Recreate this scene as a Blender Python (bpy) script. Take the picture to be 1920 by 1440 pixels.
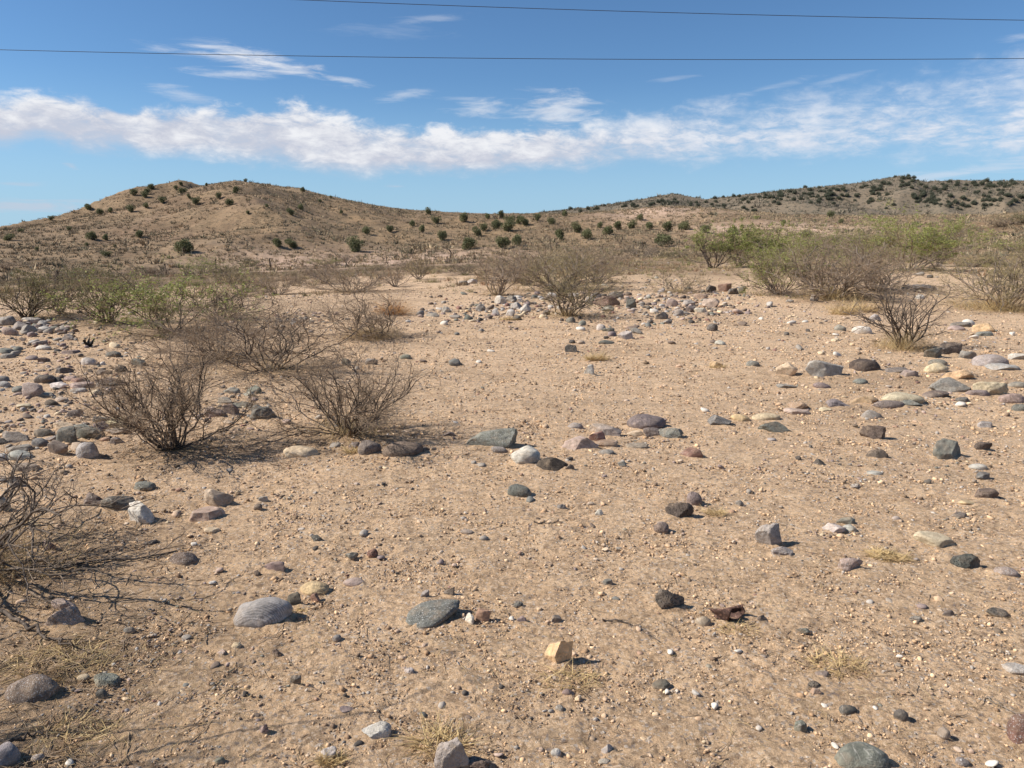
import bpy, bmesh, math, random
import numpy as np
R_ = math.radians
sc = bpy.context.scene
for o in list(bpy.data.objects): bpy.data.objects.remove(o)

# ------------------------------------------------------------------ camera
F, CX, CY, PITCH, CAMZ = 1400.0, 960.0, 720.0, math.atan(275/1400), 1.6
cam = bpy.data.cameras.new('camera'); cam_o = bpy.data.objects.new('camera', cam); sc.collection.objects.link(cam_o)
cam.sensor_fit = 'HORIZONTAL'; cam.sensor_width = 36; cam.lens = 36*F/1920
cam.clip_start = .05; cam.clip_end = 5000
cam_o.location = (0, 0, CAMZ); cam_o.rotation_euler = (math.pi/2-PITCH, 0, 0)
sc.camera = cam_o
sc.view_settings.view_transform = 'Standard'; sc.view_settings.look = 'None'
sc.view_settings.exposure = 0.5; sc.view_settings.gamma = 1

# ------------------------------------------------------------------ node helpers
class NT:
    def __init__(s, tree): s.t = tree; s.n = tree.nodes; s.l = tree.links
    def link(s, a, b): s.l.new(a, b)
    def set(s, inp, v):
        if v is None: return
        if isinstance(v, bpy.types.NodeSocket): s.l.new(v, inp)
        else: inp.default_value = v
    def math(s, op, a, b=None, c=None, clamp=False):
        n = s.n.new('ShaderNodeMath'); n.operation = op; n.use_clamp = clamp
        s.set(n.inputs[0], a); s.set(n.inputs[1], b); s.set(n.inputs[2], c); return n.outputs[0]
    def rng(s, v, a, b, c=0., d=1., smooth=False):
        n = s.n.new('ShaderNodeMapRange'); n.interpolation_type = 'SMOOTHSTEP' if smooth else 'LINEAR'
        for i, x in enumerate((v, a, b, c, d)): s.set(n.inputs[i], x)
        return n.outputs[0]
    def noise(s, vec, scale, detail=4., rough=.55, dist=0., col=False, dim='3D'):
        n = s.n.new('ShaderNodeTexNoise'); n.noise_dimensions = dim
        s.set(n.inputs['Vector'], vec); s.set(n.inputs['Scale'], scale); s.set(n.inputs['Detail'], detail)
        s.set(n.inputs['Roughness'], rough); s.set(n.inputs['Distortion'], dist)
        return n.outputs['Color' if col else 'Fac']
    def voro(s, vec, scale, feature='F1', out='Distance', rnd=1.):
        n = s.n.new('ShaderNodeTexVoronoi'); n.feature = feature
        s.set(n.inputs['Vector'], vec); s.set(n.inputs['Scale'], scale); s.set(n.inputs['Randomness'], rnd); return n.outputs[out]
    def mix(s, f, a, b, mode='MIX'):
        n = s.n.new('ShaderNodeMix'); n.data_type = 'RGBA'; n.blend_type = mode
        s.set(n.inputs[0], f)
        for i, x in ((6, a), (7, b)):
            if isinstance(x, (tuple, list)): x = (x[0], x[1], x[2], 1)
            s.set(n.inputs[i], x)
        return n.outputs[2]
    def vec(s, x, y, z):
        n = s.n.new('ShaderNodeCombineXYZ')
        for i, v in enumerate((x, y, z)): s.set(n.inputs[i], v)
        return n.outputs[0]
    def sep(s, v):
        n = s.n.new('ShaderNodeSeparateXYZ'); s.l.new(v, n.inputs[0]); return n.outputs
    def curve(s, v, pts):
        n = s.n.new('ShaderNodeFloatCurve'); s.set(n.inputs['Value'], v); c = n.mapping.curves[0]
        c.points[0].location = pts[0]; c.points[1].location = pts[-1]
        for p in pts[1:-1]: c.points.new(*p)
        n.mapping.update(); return n.outputs[0]
    def mapping(s, vec, scale=(1,1,1), rot=(0,0,0), loc=(0,0,0)):
        n = s.n.new('ShaderNodeMapping'); s.l.new(vec, n.inputs['Vector'])
        n.inputs['Scale'].default_value = scale; n.inputs['Rotation'].default_value = rot; n.inputs['Location'].default_value = loc
        return n.outputs[0]

def ray(px, py):
    r = (np.asarray(px, float)-CX)/F; dn = (np.asarray(py, float)-CY)/F
    c, s = math.cos(PITCH), math.sin(PITCH)
    return r, c-s*dn, -(s+c*dn)
def azel(px, py):
    x, y, z = ray(px, py); h = np.hypot(x, y)
    return np.arctan2(x, y), np.arctan2(z, h)

# ------------------------------------------------------------------ sky with the cloud band
SUN_EL, SUN_AZ = 41.0, 266.0          # azimuth clockwise from +Y: sun to the left, a little behind the camera
def make_world():
    w = bpy.data.worlds.new('World'); sc.world = w; w.use_nodes = True
    t = NT(w.node_tree); w.node_tree.nodes.clear()
    out = t.n.new('ShaderNodeOutputWorld'); bg = t.n.new('ShaderNodeBackground')
    sky = t.n.new('ShaderNodeTexSky'); sky.sky_type = 'NISHITA'; sky.sun_disc = False
    sky.sun_elevation = R_(SUN_EL); sky.sun_rotation = R_(SUN_AZ); sky.altitude = 1200
    sky.air_density = 1.0; sky.dust_density = 0.3; sky.ozone_density = 1.5
    STR = 0.088
    tc = t.n.new('ShaderNodeTexCoord'); d = tc.outputs['Generated']
    x, y, z = t.sep(d)
    az = t.math('ARCTAN2', x, y); el = t.math('ARCSINE', z)
    A0, A1, E1 = -0.9, 0.9, 0.5
    ta = t.rng(az, A0, A1)
    def cv(tab):
        pts = []
        for px, py in tab:
            a, e = azel(px, py); pts.append(((float(a)-A0)/(A1-A0), float(e)/E1))
        pts = [(0., pts[0][1])]+pts+[(1., pts[-1][1])]
        return t.math('MULTIPLY', t.curve(ta, pts), E1)
    up = cv([(0,172),(60,160),(220,180),(340,186),(420,184),(580,186),(650,205),(800,232),(900,236),(1000,232),(1100,222),(1200,206),(1400,168),(1600,140),(1750,115),(1920,75)])
    lo = cv([(0,298),(150,300),(280,300),(400,306),(520,322),(600,336),(750,340),(900,332),(1100,326),(1250,322),(1400,312),(1550,312),(1700,318),(1920,330)])
    sv = t.vec(t.math('MULTIPLY', az, 1.0), t.math('MULTIPLY', el, 1.7), 0.3)
    v = t.math('DIVIDE', t.math('SUBTRACT', el, lo), t.math('SUBTRACT', up, lo))
    n1 = t.noise(sv, 9.0, 9., .6, .3)
    n2 = t.noise(sv, 26.0, 7., .6, .2)
    puff = t.voro(t.vec(az, t.math('MULTIPLY', el, 1.3), t.math('MULTIPLY', n2, .06)), 26., 'SMOOTH_F1')
    nn = t.math('ADD', t.math('MULTIPLY', n1, .95), t.math('MULTIPLY', n2, .45))
    nn = t.math('SUBTRACT', nn, t.math('MULTIPLY', puff, .25))
    nn = t.math('SUBTRACT', nn, .58)
    thin = t.rng(az, float(azel(940, 300)[0]), float(azel(1500, 300)[0]), 0., 1., True)
    rip = t.noise(t.mapping(sv, (1.3, 2.2, 1), (0, 0, R_(38))), 22., 8., .66, .4)      # fine ripples
    nn = t.math('ADD', nn, t.math('MULTIPLY', t.math('SUBTRACT', rip, .5), .45))
    vt = t.math('SUBTRACT', v, t.math('MULTIPLY', nn, .95))          # upper edge: billowy
    vb = t.math('ADD', v, t.math('MULTIPLY', nn, .55))
    topm = t.rng(vt, .96, t.math('SUBTRACT', .66, t.math('MULTIPLY', thin, .45)), 0., 1., True)
    botm = t.rng(vb, .0, .40, 0., 1., True)
    dens = t.math('MULTIPLY', topm, botm)
    gaps = t.rng(t.math('ADD', t.math('MULTIPLY', rip, .6), t.math('MULTIPLY', n1, .5)), .40, .60, t.rng(az, float(azel(300, 300)[0]), float(azel(1300, 300)[0]), .85, .4), 1., True)
    dens = t.math('MULTIPLY', dens, gaps)
    # streaks on the thin side, running up to the right
    st = t.mapping(sv, (1.5, 8.5, 1), (0, 0, R_(-13)))
    s1 = t.noise(st, 3.2, 9., .62, .5); s2 = t.noise(t.mapping(sv, (3, 7, 1), (0, 0, R_(-16))), 9., 6., .6, .3)
    ss = t.math('ADD', t.math('MULTIPLY', s1, .65), t.math('MULTIPLY', s2, .45))
    ss = t.math('ADD', ss, t.math('MULTIPLY', n1, .35))
    streak = t.rng(t.math('ADD', ss, t.math('MULTIPLY', t.math('SUBTRACT', rip, .5), .5)), .46, .84, .2, 1., True)
    dens = t.math('MULTIPLY', dens, t.math('ADD', t.math('SUBTRACT', 1., thin), t.math('MULTIPLY', thin, streak)))
    hol = t.rng(t.noise(sv, 14., 6., .55), .66, .74, 0., .0)
    # loose wisps, each a place in the sky
    wn = t.noise(t.mapping(sv, (2.2, 9, 1), (0, 0, R_(9))), 6.5, 9., .66, .6)
    wn2 = t.noise(t.mapping(sv, (1.6, 5, 1), (0, 0, R_(-8))), 12., 8., .62, .4)
    def wisp(px, py, wx, wy, rot, strength, src):
        a, e = [float(q) for q in azel(px, py)]
        u = t.math('SUBTRACT', az, a); w_ = t.math('SUBTRACT', el, e)
        c_, s_ = math.cos(R_(rot)), math.sin(R_(rot))
        uu = t.math('ADD', t.math('MULTIPLY', u, c_/(wx/F)), t.math('MULTIPLY', w_, s_/(wx/F)))
        ww = t.math('ADD', t.math('MULTIPLY', u, -s_/(wy/F)), t.math('MULTIPLY', w_, c_/(wy/F)))
        r = t.math('SQRT', t.math('ADD', t.math('MULTIPLY', uu, uu), t.math('MULTIPLY', ww, ww)))
        m = t.math('SUBTRACT', t.math('MULTIPLY', src, 1.7), t.math('MULTIPLY', r, .62))
        return t.rng(m, .26, .95, 0., strength*1.1, True)
    total = dens
    for w_ in [(500,118,140,20,-10,.8,wn),(400,104,150,10,-3,.5,wn),(455,140,120,10,0,.5,wn),(640,150,60,8,-8,.45,wn),(345,178,70,14,-8,.35,wn),
               (760,176,60,12,8,.35,wn),(900,205,70,18,5,.5,wn2),(1050,205,100,34,0,.62,wn2),(1130,258,90,22,10,.5,wn2),(880,186,50,7,0,.2,wn),
               (1260,148,50,6,3,.2,wn),(1440,165,90,8,10,.25,wn),(1570,150,60,7,10,.2,wn),(40,385,150,16,0,.6,wn),(30,345,60,6,0,.35,wn),
               (135,312,18,7,-20,.5,wn2),(1830,318,220,18,8,.45,wn),(1920,70,40,8,0,.3,wn),(730,60,120,14,0,.1,wn),(810,35,90,8,4,.2,wn),(742,350,26,5,0,.35,wn)]:
        total = t.math('MAXIMUM', total, wisp(*w_))
    # cloud colour: bright tops, faintly lavender undersides
    shade = t.math('ADD', t.math('MULTIPLY', v, .5), t.math('MULTIPLY', t.math('SUBTRACT', n1, .5), 1.5))
    shade = t.math('ADD', shade, t.math('MULTIPLY', t.math('SUBTRACT', n2, .5), 1.3)); shade = t.math('ADD', shade, t.math('MULTIPLY', t.math('SUBTRACT', rip, .5), 1.5))
    shade = t.rng(shade, -.02, .80, 0., 1., True)
    ccol = t.mix(shade, (.41, .43, .50), (.62, .63, .655))
    ccol = t.mix(t.math('MULTIPLY', thin, .75), ccol, (.55, .58, .64))
    k = t.n.new('ShaderNodeVectorMath'); k.operation = 'SCALE'; t.l.new(ccol, k.inputs[0]); k.inputs['Scale'].default_value = 1/STR
    skc = t.n.new('ShaderNodeVectorMath'); skc.operation = 'MULTIPLY'; t.l.new(sky.outputs[0], skc.inputs[0]); skc.inputs[1].default_value = SKYTINT
    low = t.rng(el, .0, .20, .75, 0., True); hz = tuple(q/1.414/STR for q in (.375, .585, .80))
    col = t.mix(total, t.mix(low, skc.outputs[0], hz), k.outputs[0])
    t.l.new(col, bg.inputs[0]); bg.inputs[1].default_value = STR
    t.l.new(bg.outputs[0], out.inputs[0])
SKYTINT = (.54, .755, .935)
make_world()
sun = bpy.data.lights.new('sun', 'SUN'); sun.energy = 5.0; sun.angle = R_(.5); sun.color = (1, .95, .87)
so = bpy.data.objects.new('sun', sun); sc.collection.objects.link(so)
from mathutils import Vector
sd = Vector((math.sin(R_(SUN_AZ))*math.cos(R_(SUN_EL)), math.cos(R_(SUN_AZ))*math.cos(R_(SUN_EL)), math.sin(R_(SUN_EL))))
so.rotation_euler = sd.to_track_quat('Z', 'Y').to_euler()

# ------------------------------------------------------------------ noise and terrain
def pn(x, y, seed=0):
    xi = np.floor(x).astype(np.int64); yi = np.floor(y).astype(np.int64); fx = x-xi; fy = y-yi
    def g(ix, iy):
        h = (ix*374761393 + iy*668265263 + seed*1442695041) & 0xffffffff
        h = ((h ^ (h >> 13))*1274126177) & 0xffffffff; h ^= h >> 16
        return (h & 0xffff)*(2*math.pi/65536)
    def dot(ix, iy, dx, dy):
        a = g(ix, iy); return np.cos(a)*dx+np.sin(a)*dy
    u = fx*fx*fx*(fx*(fx*6-15)+10); v = fy*fy*fy*(fy*(fy*6-15)+10)
    a = dot(xi, yi, fx, fy); b = dot(xi+1, yi, fx-1, fy); c = dot(xi, yi+1, fx, fy-1); d = dot(xi+1, yi+1, fx-1, fy-1)
    return (a*(1-u)+b*u)*(1-v)+(c*(1-u)+d*u)*v*1.0
def sst(a, b, x):
    t = np.clip((x-a)/(b-a), 0, 1); return t*t*(3-2*t)
def smax(a, b, k):
    h = np.clip(.5+.5*(a-b)/k, 0, 1); return b*(1-h)+a*h+k*h*(1-h)
def sky_table(tab):
    t = np.array(tab, float); a, e = azel(t[:, 0], t[:, 1]); return a, e, t[:, 2]
L1 = sky_table([(-200,440,170),(0,430,190),(60,424,195),(120,414,200),(180,402,205),(250,388,212),(300,373,220),(350,356,226),(390,346,230),(440,338,232),(500,346,236),(560,356,240),(620,370,245),(700,386,252),(760,394,258),(840,399,262),(900,402,262),(980,402,258),(1060,400,250),(1140,395,245),(1200,391,240),(1250,388,236),(1320,390,228),(1400,397,215),(1500,402,205),(1620,405,198),(1740,402,190),(1850,404,185),(1920,398,180),(2200,400,180)])
L2 = sky_table([(-200,438,250),(0,424,262),(60,412,268),(100,406,272),(150,390,278),(190,373,282),(235,354,286),(280,347,288),(315,342,290),(335,336,290),(347,337,290),(365,343,292),(400,352,295),(450,368,300),(520,400,305),(600,430,310)])
L3 = sky_table([(300,520,520),(700,440,520),(880,412,520),(950,403,520),(1000,399,520),(1100,389,515),(1200,374,510),(1262,362,505),(1285,366,505),(1320,373,505),(1400,364,510),(1500,353,515),(1600,344,520),(1650,336,520),(1690,330,520),(1735,340,525),(1800,337,530),(1860,339,535),(1920,339,540),(2300,350,560)])
def plain(phi, R):
    k = np.interp(phi, azel([0,300,600,850,1200,1500,1920], [445]*7)[0], [.036,.033,.026,.018,.008,.003,.001])
    d = -k*np.clip(R-20, 0, 62)
    return d
def H(X, Y, fine=True):
    X = np.asarray(X, float); Y = np.asarray(Y, float)
    R = np.hypot(X, Y)+1e-6; phi = np.arctan2(X, Y)
    fade = sst(95, 60, np.abs(np.degrees(phi)))
    z = plain(phi, R)
    w1 = sst(60, 140, R)
    gul = pn(X/46, Y/46, 3); gul2 = pn(X/19+gul, Y/19, 4); gul3 = pn(X/8, Y/8, 5)
    rid = -np.abs(gul)*11+2.6 - np.abs(gul2)*4.2 + gul3*.8
    # main near hill
    zr = 1.6+np.interp(phi, L1[0], np.tan(L1[1]))*np.interp(phi, L1[0], L1[2]); D = np.interp(phi, L1[0], L1[2])
    t = np.clip((R-78)/(D-78), 0, 1)
    prof = .45*t**1.25+.55*(t*t*(3-2*t))
    b = z*(1-sst(80, 160, R))
    amp = np.clip((zr-2)/18, .12, 1)
    h1 = b+(zr-z*(1-prof)*0)*prof + rid*amp*np.sin(np.pi*np.clip(t, 0, 1))*.95
    back = zr-(R-D)*.28-.0009*(R-D)**2
    h1 = np.where(R > D, np.maximum(back, -6), h1)
    z = h1
    # rear crest of the left hill
    zr = 1.6+np.interp(phi, L2[0], np.tan(L2[1]))*np.interp(phi, L2[0], L2[2]); D = np.interp(phi, L2[0], L2[2])
    h2 = zr-np.abs(R-D)*.33*np.where(R < D, 1, 1.2)+np.where(R < D-6, 1, 0)*rid*.25
    z = np.where(phi < L2[0][-1], smax(z, h2, 1.2), z)
    # far hills at the right
    zr = 1.6+np.interp(phi, L3[0], np.tan(L3[1]))*np.interp(phi, L3[0], L3[2]); D = np.interp(phi, L3[0], L3[2])
    g5 = pn(X/75+2, Y/75, 8); g6 = pn(X/33+g5, Y/33, 9)
    dd = np.clip((D-R)/230, 0, 1.2)
    h3 = zr-(zr+8)*dd**1.1 + (-np.abs(g5)*26+5-np.abs(g6)*9)*np.sin(np.pi*np.clip(dd, 0, 1))*np.clip((zr-3)/30, .1, 1)
    h3 = np.where(R > D, zr-(R-D)*.3, h3)
    z = np.where(R > 290, smax(z, h3, 2.), z)
    z = z*fade*1.0+(1-fade)*np.where(np.abs(phi) > 1.2, 0, 0)
    # gentle local relief of the flat
    m = sst(160, 60, R)
    z = z+m*(pn(X/7, Y/7, 11)*.11+pn(X/2.3, Y/2.3, 12)*.04)*sst(1, 7, R)
    z = z+m*pn(X/.8, Y/.8, 13)*.014
    z = z+sst(60, 110, R)*(pn(X/3.1, Y/3.1, 14)*.28+pn(X/1.2, Y/1.2, 15)*.12)
    return z
_ds = np.concatenate([np.linspace(1.2, 12, 700), 12*np.exp(np.linspace(0, math.log(620/12), 1500))[1:]])
def ground(px, py):
    """point of the land seen at a place of the photograph (or None above the skyline)"""
    rx, ry, rz = [float(q) for q in ray(px, py)]
    hh = math.hypot(rx, ry); X = rx/hh*_ds; Y = ry/hh*_ds; Z = CAMZ+rz/hh*_ds
    below = Z <= H(X, Y)
    i = int(np.argmax(below))
    if not below[i]: return None
    return X[i], Y[i], float(H(X[i], Y[i])), math.sqrt(X[i]**2+Y[i]**2+(CAMZ-Z[i])**2), math.atan2(CAMZ-Z[i], math.hypot(X[i], Y[i]))

# ------------------------------------------------------------------ object helpers
def lin(c):
    return tuple(((v/255)/12.92 if v/255 <= .04045 else ((v/255+.055)/1.055)**2.4) for v in c)
def mesh_obj(name, V, Fc, mat, smooth=True, attr=None, parent=None):
    me = bpy.data.meshes.new(name); V = np.asarray(V, np.float32); Fc = np.asarray(Fc, np.int32)
    n, k = Fc.shape
    me.vertices.add(len(V)); me.vertices.foreach_set('co', V.ravel())
    me.loops.add(n*k); me.loops.foreach_set('vertex_index', Fc.ravel())
    me.polygons.add(n); me.polygons.foreach_set('loop_start', np.arange(0, n*k, k, dtype=np.int32))
    try: me.polygons.foreach_set('loop_total', np.full(n, k, np.int32))
    except Exception: pass
    me.polygons.foreach_set('use_smooth', np.full(n, smooth, bool))
    me.update(calc_edges=True)
    if attr:
        for an, (kind, data) in attr.items():
            a = me.attributes.new(an, kind, 'POINT')
            a.data.foreach_set('color' if kind == 'FLOAT_COLOR' else 'value', np.asarray(data, np.float32).ravel())
    if mat: me.materials.append(mat)
    o = bpy.data.objects.new(name, me); sc.collection.objects.link(o)
    if parent: o.parent = parent
    return o
def thing(o, label, cat, group=None):
    o['label'] = label; o['category'] = cat
    if group: o['group'] = group
    return o
def empty(name, loc):
    o = bpy.data.objects.new(name, None); sc.collection.objects.link(o); o.location = loc; o.empty_display_size = .2; return o
def new_mat(name, rough=.9):
    m = bpy.data.materials.new(name); m.use_nodes = True; t = NT(m.node_tree)
    p = t.n['Principled BSDF']; p.inputs['Roughness'].default_value = rough
    p.inputs['Specular IOR Level'].default_value = .25
    return m, t, p
def bump(t, p, h, dist, strength=1.):
    b = t.n.new('ShaderNodeBump'); t.set(b.inputs['Height'], h); b.inputs['Distance'].default_value = dist; b.inputs['Strength'].default_value = strength
    t.l.new(b.outputs[0], p.inputs['Normal'])

# ------------------------------------------------------------------ ground sheet
STONE_SPOTS = []   # filled by shrubs: litter spots (x, y, r)
def build_ground(litter):
    r = [0.02, .3, .7, 1.1]; d = 1.4
    while d < 1400:
        r.append(d); d += max(.0045, min(d*d/1150, d*.0075))
    r = np.array(r)
    a = np.concatenate([np.linspace(-180, -46, 90, endpoint=False), np.linspace(-46, 46, 1120), np.linspace(46, 180, 91)[1:-1]])
    a = np.radians(a); na, nr = len(a), len(r)
    A, Rr = np.meshgrid(a, r); X = (np.sin(A)*Rr).ravel(); Y = (np.cos(A)*Rr).ravel(); Rr = Rr.ravel(); A = A.ravel()
    Z = H(X, Y)
    infront = (np.abs(A) < .85)
    nearm = infront & (Rr < 34)
    x, y, q = X[nearm], Y[nearm], Rr[nearm]
    f1 = np.clip((34-q)/18, 0, 1)
    dz = pn(x/.33, y/.33, 21)*.012*f1 + pn(x/.12, y/.12, 22)*.009*np.clip((24-q)/12, 0, 1)
    lump = np.clip(pn(x/.06, y/.06, 23), -.1, 1)
    dz += lump*.010*np.clip((11-q)/5, 0, 1)*(0.35+sst(-.1, .3, pn(x/.7, y/.7, 27)))
    dz += np.clip(pn(x/.026, y/.026, 24), -.15, 1)*.007*np.clip((7-q)/3, 0, 1)
    for (sx, sy, sa, sb, sh) in STONE_SPOTS:      # soil banked up round the stones
        k = np.where((np.abs(x-sx) < sa*2.2) & (np.abs(y-sy) < sa*2.2))[0]
        if len(k): dz[k] += min(.15*sh, .028)*np.exp(-np.maximum(np.sqrt(((x[k]-sx)/sa)**2+((y[k]-sy)/sb)**2)-.9, 0)**2*14)*(1+.6*pn(x[k]/.05, y[k]/.05, 29))
    dz -= np.clip(np.abs(pn(x/.9+5, y/.5, 25))*-1+.03, 0, .03)*.25*f1      # small rills
    Z[nearm] += dz
    i = np.arange(nr-1)[:, None]*na; j = np.arange(na)[None, :]; j2 = (j+1) % na
    Fc = np.stack([i+j, i+j2, i+na+j2, i+na+j], -1).reshape(-1, 4)
    # cover: 0 bare soil, 1 grassy hillside; pale: bare pinkish tracks; litter: plant debris under shrubs
    phi = np.degrees(A)
    cover = sst(26, 55, Rr+pn(X/14, Y/14, 31)*30-np.clip(phi, -10, 30)*.5)
    tr = np.zeros_like(X)
    for (px, py, wx, wy) in [(575,500,12,14),(530,507,8,8),(780,489,14,16),(720,497,10,10),(870,492,8,9),(1500,432,14,20),(1380,428,10,14),(1240,390,18,26)]:
        g = ground(px, py)
        if g: 
            ang = math.atan2(g[0], g[1]); rr = math.hypot(g[0], g[1])
            u = (A-ang)*rr; v_ = Rr-rr
            tr = np.maximum(tr, np.exp(-((u/wx)**2+(v_/wy)**2)*1.2))
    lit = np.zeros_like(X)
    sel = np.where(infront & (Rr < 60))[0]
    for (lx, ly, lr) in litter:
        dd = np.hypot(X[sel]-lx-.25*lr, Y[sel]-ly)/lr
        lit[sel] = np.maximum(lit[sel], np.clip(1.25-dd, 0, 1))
    pat = np.clip(pn(X/2.6, Y/1.3, 71)*1.3+pn(X/.7, Y/.4, 72)*.9+.08, 0, 1)*.85*sst(4.5, 9, Rr)*sst(60, 30, Rr)      # thin mats of dead annual grass
    lit = np.maximum(lit, pat)
    m, t, p = new_mat('soil_material', .95)
    geo = t.n.new('ShaderNodeNewGeometry'); pos = geo.outputs['Position']
    def at(nm):
        n = t.n.new('ShaderNodeAttribute'); n.attribute_name = nm; return n.outputs['Fac']
    cov, trk, li, far = at('cover'), at('track'), at('litter'), at('far')
    soil = t.mix(t.rng(t.noise(pos, .55, 6, .6), .32, .68), SOIL[0], SOIL[1])
    soil = t.mix(t.rng(t.noise(pos, 3.5, 6, .65), .45, .75), soil, SOIL[2])
    soil = t.mix(t.rng(t.noise(pos, 9., 8, .78), .48, .58, 0, .62), soil, (.33, .215, .125))
    soil = t.mix(t.rng(t.noise(t.mapping(pos, (1, 1.6, 1), (0, 0, 0), (3, 8, 0)), 1.6, 8, .75), .50, .64, 0, .5), soil, (.38, .26, .155))
    soil = t.mix(t.rng(t.noise(t.mapping(pos, (1, 1, 1), (0, 0, 0), (7, 3, 0)), 26., 7, .8), .53, .60, 0, .62), soil, (.23, .15, .09))
    soil = t.mix(t.rng(t.noise(pos, 38., 5, .7), .5, .7, 0, .6), soil, SOIL[3])
    soil = t.mix(t.rng(t.noise(pos, 210., 3, .7), .54, .66, 0, .6), soil, (.74, .58, .43))
    soil = t.mix(t.rng(t.noise(pos, 150., 3, .7), .60, .68, 0, .75), soil, (.17, .115, .075))
    soil = t.mix(t.rng(t.noise(pos, 36., 3, .6), .56, .62, 0, .6), soil, (.25, .16, .095))
    soil = t.mix(t.rng(t.noise(pos, 16., 4, .65), .57, .63, 0, .5), soil, (.29, .19, .115))
    soil = t.mix(t.rng(t.noise(t.mapping(pos, (1,1,1), (0,0,0), (5,5,0)), 52., 3, .6), .58, .64, 0, .6), soil, (.82, .63, .45))
    sp = t.voro(pos, 95., 'F1', 'Color'); sr = t.sep(sp)
    grain = t.rng(sr[0], .93, .95); soil = t.mix(t.math('MULTIPLY', grain, .6), soil, (.22, .19, .18))
    grain = t.rng(sr[1], .955, .965); soil = t.mix(t.math('MULTIPLY', grain, .6), soil, (.60, .52, .44))
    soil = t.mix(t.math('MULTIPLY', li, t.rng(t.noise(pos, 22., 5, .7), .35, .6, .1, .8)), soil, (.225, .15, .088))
    # hillside cover: dry grass, gravel and small scrub over pinkish soil
    hs = t.mix(t.rng(t.noise(pos, .045, 5, .6), .35, .65), (.36, .25, .15), (.28, .20, .125))
    hs = t.mix(t.rng(t.noise(pos, .35, 7, .8), .47, .58), hs, (.20, .148, .092))
    hs = t.mix(t.rng(t.noise(pos, .8, 6, .85), .52, .60, 0, .6), hs, (.17, .13, .082))
    hs = t.mix(t.rng(t.noise(pos, 1.4, 5, .75), .5, .62), hs, (.33, .245, .155))
    hs = t.mix(t.rng(t.noise(pos, 1.9, 4, .8), .53, .60), hs, (.135, .105, .068))
    hs = t.mix(t.rng(t.noise(pos, .02, 4, .6), .55, .7, 0, .6), hs, (.36, .24, .17))
    fh = t.mix(t.rng(t.noise(pos, .03, 5, .6), .35, .65), (.27, .205, .145), (.20, .16, .118))
    fh = t.mix(t.rng(t.noise(pos, .6, 5, .75), .5, .62), fh, (.12, .108, .085))
    hs = t.mix(t.rng(t.noise(pos, .11, 7, .75), .42, .62), hs, t.mix(1., hs, (.62, .60, .58), 'MULTIPLY')); hs = t.mix(1., hs, (.88, .82, .75), 'MULTIPLY'); fh = t.mix(1., fh, (.74, .74, .71), 'MULTIPLY'); hs = t.mix(far, hs, fh)
    col = t.mix(cov, soil, hs)
    col = t.mix(t.math('MULTIPLY', trk, t.rng(t.noise(pos, .8, 4), .3, .55)), col, (.50, .345, .25))
    t.l.new(col, p.inputs['Base Color'])
    hgt = t.math('ADD', t.noise(pos, 75., 5, .75), t.math('MULTIPLY', t.noise(pos, 300., 3, .7), .35))
    bump(t, p, hgt, .013, 1.)
    farv = sst(285, 330, Rr)*(phi > 2)
    tr = tr*(Rr > 30)
    o = mesh_obj('ground', np.stack([X, Y, Z], 1), Fc, m, True,
                 {'cover': ('FLOAT', cover), 'track': ('FLOAT', tr), 'litter': ('FLOAT', lit), 'far': ('FLOAT', farv)})
    o['kind'] = 'structure'
    return o
SOIL = [(.72, .485, .288), (.63, .412, .236), (.78, .545, .335), (.46, .292, .168)]
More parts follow.
